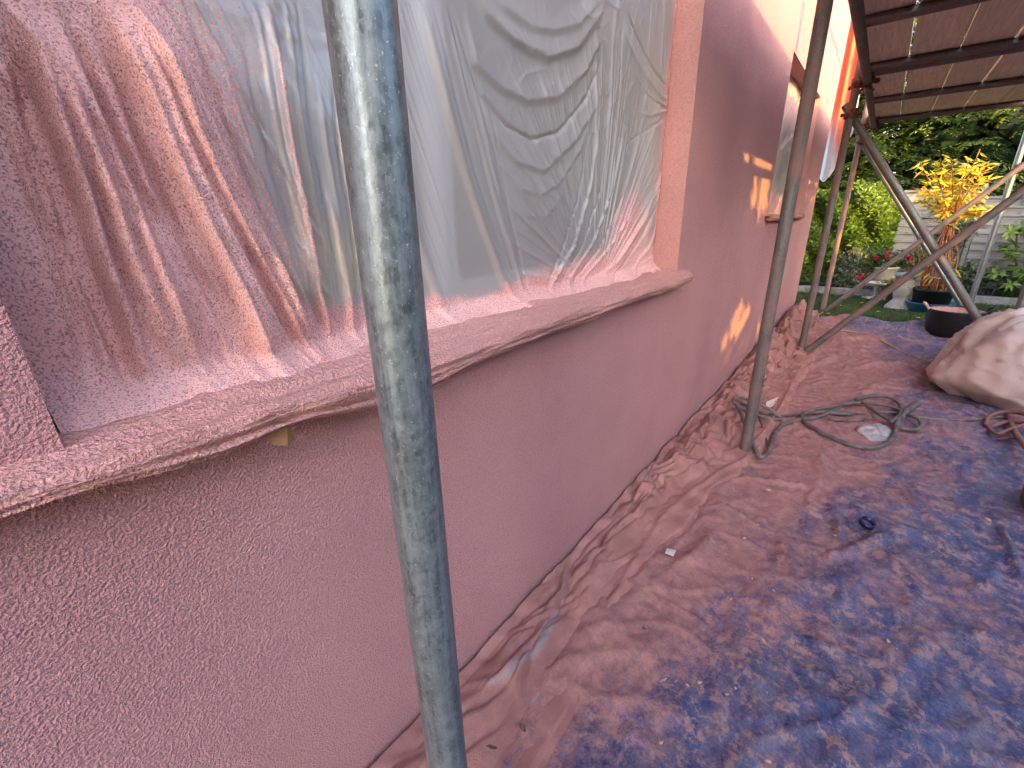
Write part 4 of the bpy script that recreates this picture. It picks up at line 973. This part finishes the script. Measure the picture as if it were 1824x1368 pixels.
def shrub(name, label, cat, c, rad, n, L, W, mat, seed, tint=(0.1, 0.9), stems=3, group=None, up=0.4, shell=0.45):
    t = thing(name, label, cat, (c[0], c[1], 0), group); lv = Leaves(seed)
    for k in range(3):
        o = lv.r.uniform(-.28, .28, 3) * np.array(rad) * (k > 0)
        blob_leaves(lv, n // 3, np.array([0, 0, c[2]]) + o, np.array(rad) * (0.92 - 0.12 * k), L, W, shell, tint, up, 0.22, seed + k)
    lv.build('foliage', mat, t)
    rr = lv.r
    trunk_mesh([([(rr.uniform(-.03, .03), rr.uniform(-.03, .03), -0.01), (rr.uniform(-.5, .5) * rad[0] * .5, rr.uniform(-.5, .5) * rad[1] * .5, c[2] * 0.6), (rr.uniform(-.7, .7) * rad[0], rr.uniform(-.7, .7) * rad[1], c[2] + rad[2] * 0.4)], (0.012, 0.004)) for _ in range(stems)], 'stem', M['bark'], t)
    return t
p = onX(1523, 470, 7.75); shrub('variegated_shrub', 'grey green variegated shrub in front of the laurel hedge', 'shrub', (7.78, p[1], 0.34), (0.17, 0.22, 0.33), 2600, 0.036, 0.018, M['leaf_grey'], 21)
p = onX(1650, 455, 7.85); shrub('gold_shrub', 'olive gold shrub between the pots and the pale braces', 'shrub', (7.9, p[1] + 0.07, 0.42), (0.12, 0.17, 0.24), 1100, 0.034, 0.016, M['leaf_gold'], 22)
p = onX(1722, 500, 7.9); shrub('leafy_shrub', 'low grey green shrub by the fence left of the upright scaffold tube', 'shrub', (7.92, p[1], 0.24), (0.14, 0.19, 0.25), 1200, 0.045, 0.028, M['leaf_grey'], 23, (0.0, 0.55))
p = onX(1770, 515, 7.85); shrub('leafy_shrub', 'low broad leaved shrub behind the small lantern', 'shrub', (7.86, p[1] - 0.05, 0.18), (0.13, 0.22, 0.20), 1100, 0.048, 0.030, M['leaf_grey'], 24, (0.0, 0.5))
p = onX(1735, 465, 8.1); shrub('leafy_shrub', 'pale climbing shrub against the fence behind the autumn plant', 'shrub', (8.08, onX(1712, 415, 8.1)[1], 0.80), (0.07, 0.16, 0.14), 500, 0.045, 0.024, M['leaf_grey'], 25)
def right_bush():
    p = onX(1812, 460, 7.75); t = thing('rhododendron', 'leafy green bush with whorled leaves at the right of the fence', 'shrub', (7.80, p[1] - 0.13, 0)); lv = Leaves(31); r = lv.r
    for k in range(60):
        c = np.array([r.uniform(-.25, .2), r.uniform(-.40, .30), r.uniform(0.22, 0.98)]); m = 11; a = r.rand(m) * 6.28
        ax = unit(np.array([-.6 + r.normal() * .4, r.normal() * .5, .7])); u = unit(np.cross(ax, [0, 1, .2])); v = np.cross(ax, u)
        D = np.cos(a)[:, None] * u + np.sin(a)[:, None] * v + ax * r.uniform(-.25, .35, (m, 1)); N = np.tile(ax, (m, 1)) + r.normal(size=(m, 3)) * .2
        lv.add(np.repeat(c[None], m, 0), D, N, 0.105 * (0.7 + .5 * r.rand(m)), 0.036 * (0.8 + .4 * r.rand(m)), np.clip(0.25 + 0.7 * r.rand(m), 0, 1))
    lv.build('foliage', M['leaf_hedge'], t)
    trunk_mesh([([(0, 0, -0.02), (0.0, 0.02, 0.18), (0.05, 0.12, 0.5), (0.0, 0.2, 0.8)], (0.02, 0.008)), ([(0, 0, 0.1), (0, -0.06, 0.35), (-.05, -0.2, 0.75)], (0.016, 0.006))], 'stem', M['bark'], t)
right_bush()
def grass_clump():
    p = onX(1800, 535, 7.7); t = thing('grass_clump', 'low clump of fine grass beside the pale edging at right', 'grass', (7.74, p[1] - 0.02, 0.03)); lv = Leaves(33); r = lv.r; n = 700
    a = r.rand(n) * 6.28; q = r.rand(n) ** .5 * 0.09; D = np.stack([np.cos(a) * .7, np.sin(a) * .7, 0.6 + r.rand(n)], -1)
    lv.add(np.stack([q * np.cos(a), q * np.sin(a), np.zeros(n)], -1), D, unit(r.normal(size=(n, 3))), 0.17 * (0.6 + .6 * r.rand(n)), np.full(n, 0.006), r.rand(n) * 0.6); lv.build('blades', M['grass'], t)
grass_clump()

# autumn plant in a black pot standing in a blue tray
def autumn():
    base = np.array([6.72, onX(1655, 545, 6.72)[1], 0.0])
    tr = thing('blue_tray', 'round blue plastic tray under the black plant pot', 'tray', tuple(base)); MB().lathe([(0, 0.004), (0.185, 0.004), (0.215, 0.10), (0.222, 0.104), (0.219, 0.110), (0.208, 0.104), (0.178, 0.014), (0, 0.014)], n=40).build('body', M['blue'], tr, True)
    pt = thing('potted_plant', 'autumn yellow plant tied to canes in a black pot', 'potted plant', (base[0], base[1], 0.015))
    MB().lathe([(0, 0), (0.150, 0), (0.172, 0.215), (0.180, 0.218), (0.180, 0.240), (0.168, 0.240), (0.165, 0.20), (0, 0.20)], n=36).build('pot', M['rubber'], pt, True)
    MB().lathe([(0, 0.203), (0.164, 0.203)], n=24).build('compost', M['soil'], pt)
    r = np.random.RandomState(8); Xp = base[0]
    waist = onX(1690, 400, Xp) - base; waist[2] -= 0.015
    heads = []; paths = []
    for k in range(26):
        a = r.rand() * 6.28; q = 0.06 + 0.085 * r.rand(); b = (q * math.cos(a), q * math.sin(a), 0.2)
        wv = waist + np.array([r.uniform(-.035, .035), r.uniform(-.035, .035), r.uniform(-.04, .04)])
        mid = np.array(b) * 0.45 + wv * 0.55 + np.array([0, r.uniform(-.02, .02), 0.0]) + np.array([b[0] * .25, b[1] * .25, 0])
        tx = onX(r.uniform(1628, 1775), r.uniform(262, 385), Xp) - base
        e = np.array([r.uniform(-.25, .2), tx[1] * 1.0, tx[2] - 0.015])
        mid2 = wv * .5 + e * .5 + np.array([0, 0, 0.04])
        paths.append(([b, tuple(mid), tuple(wv), tuple(mid2), tuple(e)], (0.008, 0.0035))); heads.append((wv, mid2, e))
    trunk_mesh(paths, 'stem', M['cane'], pt)
    m = MB()
    for z, rad in ((0.36, 0.125), (waist[2], 0.055)):
        c = waist * ((z - 0.2) / (waist[2] - 0.2)); pts = [(c[0] + rad * math.cos(a), c[1] + rad * math.sin(a), z + 0.006 * math.sin(a * 3)) for a in np.linspace(0, 2 * math.pi, 25)]; m.tube(pts, 0.006, 6)
    m.build('tie', M['rope'], pt, True)
    lv = Leaves(41); rr = lv.r
    for wv, md, e in heads:
        n = 32; s = rr.rand(n)[:, None] ** .7; P = np.where(s < 0.4, wv + (md - wv) * s / 0.4, md + (e - md) * (s - 0.4) / 0.6)
        a = rr.rand(n) * 6.28; D = np.stack([np.cos(a) * .8, np.sin(a) * 1.1, rr.uniform(-1.1, .9, n)], -1); N = np.stack([-1.0 * np.ones(n), .6 * rr.normal(size=n), .5 + .6 * rr.normal(size=n)], -1)
        t_ = np.clip(0.05 + 0.55 * rr.rand(n) + 0.5 * np.clip((P[:, 2] - 1.35) / 0.3, 0, 1), 0, 1)
        lv.add(P, D, unit(N), 0.105 * (0.5 + .7 * rr.rand(n)), 0.020 * (0.7 + .6 * rr.rand(n)), t_)
    lv.build('foliage', M['leaf_yellow'], pt)
    low = Leaves(43); rr = low.r; n = 60; a = rr.rand(n) * 6.28
    low.add(np.stack([.13 * np.cos(a), .13 * np.sin(a), rr.uniform(.2, .55, n)], -1), np.stack([np.cos(a), np.sin(a), rr.uniform(-.8, .2, n)], -1), np.tile([0, 0, 1.0], (n, 1)) + rr.normal(size=(n, 3)) * .2, 0.09 * (0.5 + rr.rand(n)), 0.02 * np.ones(n), rr.rand(n) * .5)
    low.build('lower_leaves', M['leaf_yellow'], pt)
autumn()

# stone baluster, bird bath, pots with flowers
p = onZ(1603, 551, 0); pd = thing('stone_pedestal', 'pale stone baluster pedestal standing on the lawn', 'pedestal', (6.75, onX(1603, 540, 6.75)[1], 0))
MB().lathe([(0, 0), (0.135, 0), (0.135, 0.025), (0.12, 0.045), (0.085, 0.09), (0.072, 0.115), (0.082, 0.15), (0.095, 0.20), (0.088, 0.27), (0.072, 0.32), (0.070, 0.345), (0.10, 0.36), (0.115, 0.375), (0.115, 0.40), (0, 0.40)], n=40).build('shaft', M['stone'], pd, True)
def bird():
    y = onX(1560, 520, 7.45)[1]; t = thing('bird_bath', 'white dish on a short dark stem beside the flower pots', 'bird bath', (7.45, y, 0))
    MB().lathe([(0, 0.0), (0.13, 0.0), (0.13, 0.012), (0.05, 0.025), (0, 0.025)], n=32).build('base', M['white'], t, True)
    MB().lathe([(0.045, 0.02), (0.022, 0.05), (0.02, 0.10), (0.035, 0.15), (0.05, 0.165)], n=20).build('stem', M['stone'], t, True)
    MB().lathe([(0, 0.16), (0.06, 0.165), (0.115, 0.185), (0.135, 0.205), (0.128, 0.208), (0.10, 0.195), (0, 0.185)], n=32).build('dish', M['white'], t, True)
bird()
def flowers(parent, c, rad, nleaf, nfl, lm, pm, seed):
    lv = Leaves(seed); blob_leaves(lv, nleaf, c, rad, 0.05, 0.04, 0.4, (0.1, 0.9), 0.5, 0.2, seed); lv.build('foliage', lm, parent)
    r = np.random.RandomState(seed)
    for k in range(nfl):
        q = np.array(c) + unit(r.normal(size=3) * np.array([.5, 1, .4]) + np.array([-.6, 0, .7])) * np.array(rad) * 1.15; f = Leaves(seed + k + 1); m = 26; d = unit(f.r.normal(size=(m, 3)))
        f.add(q + d * 0.008, d, unit(f.r.normal(size=(m, 3))), np.full(m, 0.028), np.full(m, 0.022), f.r.rand(m)); f.build('flower', pm, parent)
def pots():
    y = onX(1575, 490, 7.72)[1]; t = thing('flower_pot', 'cream ribbed pot of red flowers on the bed', 'flower pot', (7.74, y, 0.2))
    MB().lathe([(0, 0), (0.10, 0), (0.115, 0.03), (0.125, 0.15), (0.14, 0.155), (0.14, 0.175), (0.12, 0.175), (0.11, 0.14), (0, 0.14)], n=32).build('pot', M['cream'], t, True)
    MB().lathe([(0, -0.2), (0.085, -0.2), (0.085, -0.005), (0.11, -0.004), (0.11, 0.003), (0, 0.003)], n=20).build('stand', M['stone'], t, True)
    flowers(t, (0, 0.0, 0.25), (0.12, 0.22, 0.11), 380, 6, M['leaf_plain'], M['petal'], 51)
    y = onX(1592, 512, 7.4)[1]; t = thing('flower_pot', 'small terracotta pot with a magenta flower', 'flower pot', (7.42, y, 0.0))
    MB().lathe([(0, 0), (0.055, 0), (0.075, 0.10), (0.082, 0.102), (0.082, 0.125), (0.072, 0.125), (0.07, 0.10), (0, 0.10)], n=28).build('pot', M['terracotta'], t, True)
    MB().lathe([(0.0, -0.0), (0.058, 0.0)], n=12).build('foot', M['terracotta'], t)
    flowers(t, (0, 0, 0.17), (0.10, 0.12, 0.07), 200, 1, M['leaf_gold'], M['petal_m'], 71)
    y = onX(1535, 487, 7.6)[1]
    t = thing('red_flower', 'single red flower on a stem below the variegated shrub', 'flower', (7.55, y, 0.04)); MB().tube([(0.08, 0, 0), (0.03, 0.01, .1), (0, 0, 0.20)], 0.004, 6).build('stem', M['leaf_plain'], t)
    f = Leaves(77); m = 40; d = unit(f.r.normal(size=(m, 3))); f.add(np.array([0, 0, 0.21]) + d * .015, d, unit(f.r.normal(size=(m, 3))), np.full(m, .035), np.full(m, .028), f.r.rand(m)); f.build('petals', M['petal'], t)
pots()
def lantern():
    y = onX(1757, 518, 7.7)[1]; t = thing('garden_lantern', 'small dark framed garden lantern in front of the low shrubs', 'lantern', (7.7, y, 0.05)); m = MB()
    for sx in (-.04, .04):
        for sy in (-.055, .055): m.box(sx - .005, sx + .005, sy - .005, sy + .005, 0.01, 0.12)
    m.build('post_frame', M['black'], t); MB().box(-.05, .05, -.068, .068, 0.12, 0.132, .003).build('top', M['black'], t); MB().box(-.046, .046, -.062, .062, 0, 0.01, .002).build('base', M['black'], t); MB().box(-.034, .034, -.049, .049, 0.011, 0.119).build('pane', M['glass'], t)
lantern()

# conifers beyond the fence
def conifer_crown(seed, H=5.2, R=1.45, name='crown', nb=900):
    lv = Leaves(seed); r = lv.r
    for b in range(nb):
        z = 0.25 + (H - 0.3) * r.rand() ** 0.85; a = r.rand() * 2 * np.pi; rad = R * (1 - (z / H) ** 2.2) * (0.62 + 0.42 * r.rand())
        L = 0.55 + 0.35 * r.rand(); bd = unit(np.array([math.cos(a), math.sin(a), -0.30 + 0.35 * r.rand()])); side = unit(np.cross(bd, [0, 0, 1])); c = np.array([math.cos(a) * rad, math.sin(a) * rad, z])
        bt = r.uniform(0.1, 0.75)
        for s in range(7):
            t0 = (s / 6.0 - 0.55) * L; o = c + bd * t0 + np.array([0, 0, -0.10 * (s / 6.0) ** 2]); sg = 1 if s % 2 else -1
            sd = unit(bd * 0.75 + side * sg * (0.9 - 0.08 * s) + np.array([0, 0, r.uniform(-.25, .1)])); ln = (0.30 - 0.022 * s) * (0.8 + .4 * r.rand())
            k = 11; q = np.linspace(0.05, 1, k); pos = o + sd * (q * ln)[:, None] + np.array([0, 0, -0.05]) * (q ** 2)[:, None]
            lat = unit(np.cross(sd, [0.1, 0, 1])); sgn = np.where(np.arange(k) % 2, 1, -1)
            D = sd * 0.75 + lat * sgn[:, None] * 0.8 + r.normal(size=(k, 3)) * 0.12; D[-1] = sd
            lv.add(pos, D, np.tile(unit(np.array([0, 0, 1.0]) - bd * 0.3), (k, 1)) + r.normal(size=(k, 3)) * .15, (0.085 * (1.15 - 0.55 * q)) * (0.8 + .4 * r.rand(k)), 0.026 * np.ones(k), np.clip(bt + 0.35 * q * r.rand(k) + 0.1 * (s > 3), 0, 1))
    n = 5000; a = r.rand(n) * 6.28; z = 0.2 + (H - .6) * r.rand(n); q = R * (1 - (z / H) ** 2.2) * 0.62 * r.rand(n) ** .4
    lv.add(np.stack([q * np.cos(a), q * np.sin(a), z], -1), unit(r.normal(size=(n, 3))), unit(r.normal(size=(n, 3))), np.full(n, .26), np.full(n, .14), r.rand(n) * .15)  # inner leaves take the shade-dark end of the tint
    return lv
conlab = ['tall dark conifer behind the fence at the left, beside the house corner', 'tall conifer behind the fence above the autumn plant', 'tall conifer behind the fence at the right under the deck', 'conifer behind the fence beyond the right edge']
src = None
for k, (x, y, rz, s) in enumerate(((10.0, 1.0, 0.3, 1.0), (9.95, -0.75, 2.1, 1.05), (9.9, -2.4, 4.0, 0.98), (10.3, -4.1, 5.2, 1.1))):
    t = thing('conifer', conlab[k], 'tree', (x, y, 0), 'conifers behind the fence'); t.rotation_euler = (0, 0, rz); t.scale = (s, s, s)
    if src is None:
        cr = conifer_crown(61).build('crown', M['leaf_conifer'], t); tk = trunk_mesh([([(0, 0, -0.05), (0.03, 0.02, 1.5), (0, 0, 4.2)], (0.14, 0.03))], 'trunk', M['bark'], t); src = (cr, tk)
    else:
        for q in src: c = q.copy(); COL.objects.link(c); c.parent = t

# lawn
def lawn():
    lv = Leaves(91); r = lv.r; n = 26000; x = r.uniform(5.55, 7.52, n); y = r.uniform(-2.2, 0.95, n)
    D = np.stack([r.normal(size=n) * .45, r.normal(size=n) * .45, np.ones(n)], -1); pt = 0.5 + 0.5 * fbm(x * 1.5, y * 1.5, 3, 4)
    lv.add(np.stack([x, y, np.full(n, -0.012)], -1), D, unit(r.normal(size=(n, 3))), 0.040 * (0.5 + .9 * r.rand(n)), np.full(n, 0.007), np.clip(r.rand(n) * .6 + pt * .4 - .1, 0, 1)); o = lv.build('grass', M['grass']); stuff(o)
    k0 = None
    for i in range(14):
        px = onZ(*[(1420, 548), (1480, 560), (1530, 562), (1560, 556), (1770, 565), (1785, 570), (1800, 562), (1810, 575), (1640, 568), (1500, 545), (1530, 540), (1780, 556), (1795, 590), (1470, 540)][i], 0.03)
        if i == 0: lvv = Leaves(95); lvv.add(np.array([[0, 0, 0.0]]), np.array([[1, 0, .2]]), np.array([[0, 0, 1.0]]), np.array([.05]), np.array([.03]), np.array([.4])); k0 = lvv.build('fallen_leaf', M['leaf_yellow']); o = k0
        else: o = k0.copy(); COL.objects.link(o)
        o.location = (px[0], px[1], 0.035); o.rotation_euler = (0, 0, i * 1.7); tag(o, 'small yellow leaf fallen on the lawn', 'leaf', 'fallen leaves on the lawn')
lawn()

# unseen hedge and tree added behind the camera to dapple the wall's foot
def shade_trees():
    YT = -4.2
    t = thing('shade_hedge', 'unseen tall clipped hedge added behind the camera to cast shade', 'hedge', (0, YT, 0)); lv = Leaves(101); r = lv.r; n = 30000
    x = r.uniform(-9, 7.5, n); z = r.rand(n) * (2.02 + 0.08 * np.sin(x * 3) + 0.30 * sstep(1.3, 1.9, x) + 0.95 * sstep(4.35, 4.85, x)); y = r.uniform(-.35, .35, n)
    lv.add(np.stack([x, y, z], -1), unit(r.normal(size=(n, 3))), unit(np.stack([.3 * r.normal(size=n), np.ones(n), .3 * r.normal(size=n)], -1)), 0.16 * (.7 + .6 * r.rand(n)), 0.10 * np.ones(n), r.rand(n) * .7); lv.build('foliage', M['leaf_hedge'], t)
    MB().box(-9, 7.5, -0.05, 0.05, 0, 1.75).build('shade_hedge_core', M['bark'], t)  # solid slab inside the added hedge, stops sun coming through
    t2 = thing('shade_tree', 'unseen broad tree behind the camera, shaped to dapple the wall with shade', 'tree', (-3, YT, 0)); lv = Leaves(103); r = lv.r
    n = 17000; x = r.uniform(0.75, 4.7, n); z = 1.9 + r.rand(n) * 1.5; y = r.uniform(-.45, .45, n)
    tt = 0.6 - (YT + y); wx_ = x - 3 + 0.94 * tt; wz_ = z - 0.42 * tt                # where each leaf's shadow lands on the wall
    keep = np.ones(n, bool)  # gaps cut in the crown so sun flecks fall at set wall spots
    gaps = [(1326, 572, 1.3), (1316, 556, 1), (1303, 590, .8), (1312, 600, .7), (1338, 560, .8), (1349, 592, .9), (1290, 612, .6), (1276, 652, 1), (1268, 684, 1.1), (1287, 672, .9), (1336, 268, .6), (1350, 282, .9), (1363, 292, .9), (1372, 296, .8),
            (1344, 345, .9), (1357, 352, 1), (1366, 345, .9), (1372, 372, .8), (1388, 350, .6), (1398, 322, .6), (1402, 378, .7), (1414, 360, .6), (1440, 332, .9), (1452, 340, .9), (1446, 352, .8), (1378, 560, .8), (1400, 520, .7), (1425, 470, .7), (1305, 565, .5), (1330, 610, .6), (1296, 640, .5), (1270, 668, .6), (1345, 575, .5), (1318, 620, .5), (1352, 300, .6), (1328, 278, .4), (1350, 370, .6), (1362, 380, .6), (1340, 362, .4), (1410, 345, .6), (1448, 372, .6)]
    for gx, gy, gs in gaps:
        c = onY(gx, gy, 0.6); keep &= ~(((wx_ - c[0]) / (0.070 * gs + .026)) ** 2 + ((wz_ - c[2]) / (0.100 * gs + .028)) ** 2 < 1)
    for gx, gy, gs in [(1385, 690, 1), (1372, 676, .8), (1398, 662, .9), (1408, 648, .8)]:
        c = onZ(gx, gy, 0.04); t2_ = c[1] - (YT + y); keep &= ~(((x - 3 + .94 * t2_ - c[0]) / .09) ** 2 + ((z - .42 * t2_ - c[2]) / .06) ** 2 < 1)
    x, y, z = x[keep], y[keep], z[keep]; n = len(x)
    lv.add(np.stack([x, y, z], -1), unit(r.normal(size=(n, 3))), unit(np.stack([.4 * r.normal(size=n), np.ones(n), .4 * r.normal(size=n)], -1)), 0.085 * (.7 + .6 * r.rand(n)), 0.055 * np.ones(n), r.rand(n))
    n = 36000; x = 0.80 - r.rand(n) * 7.0; z = 1.9 + r.rand(n) * 3.4; y = r.uniform(-.5, .5, n); kp = ~((x > 0.60) & (r.rand(n) < 0.45)) & ~((x > 0.35) & (z > 3.5)); x, y, z = x[kp], y[kp], z[kp]; n = len(x)
    lv.add(np.stack([x, y, z], -1), unit(r.normal(size=(n, 3))), unit(np.stack([.4 * r.normal(size=n), np.ones(n), .4 * r.normal(size=n)], -1)), 0.18 * (.7 + .6 * r.rand(n)), 0.12 * np.ones(n), r.rand(n))
    lv.build('crown', M['leaf_plain'], t2)
    trunk_mesh([([(0, 0, -.1), (0.05, 0, 1.2), (-.2, 0, 2.4), (-.8, 0, 4.0)], (0.16, 0.05)), ([(0.05, 0, 1.2), (1.6, 0.05, 2.2), (3.4, 0, 2.9)], (0.08, 0.02))], 'trunk', M['bark'], t2)
shade_trees()
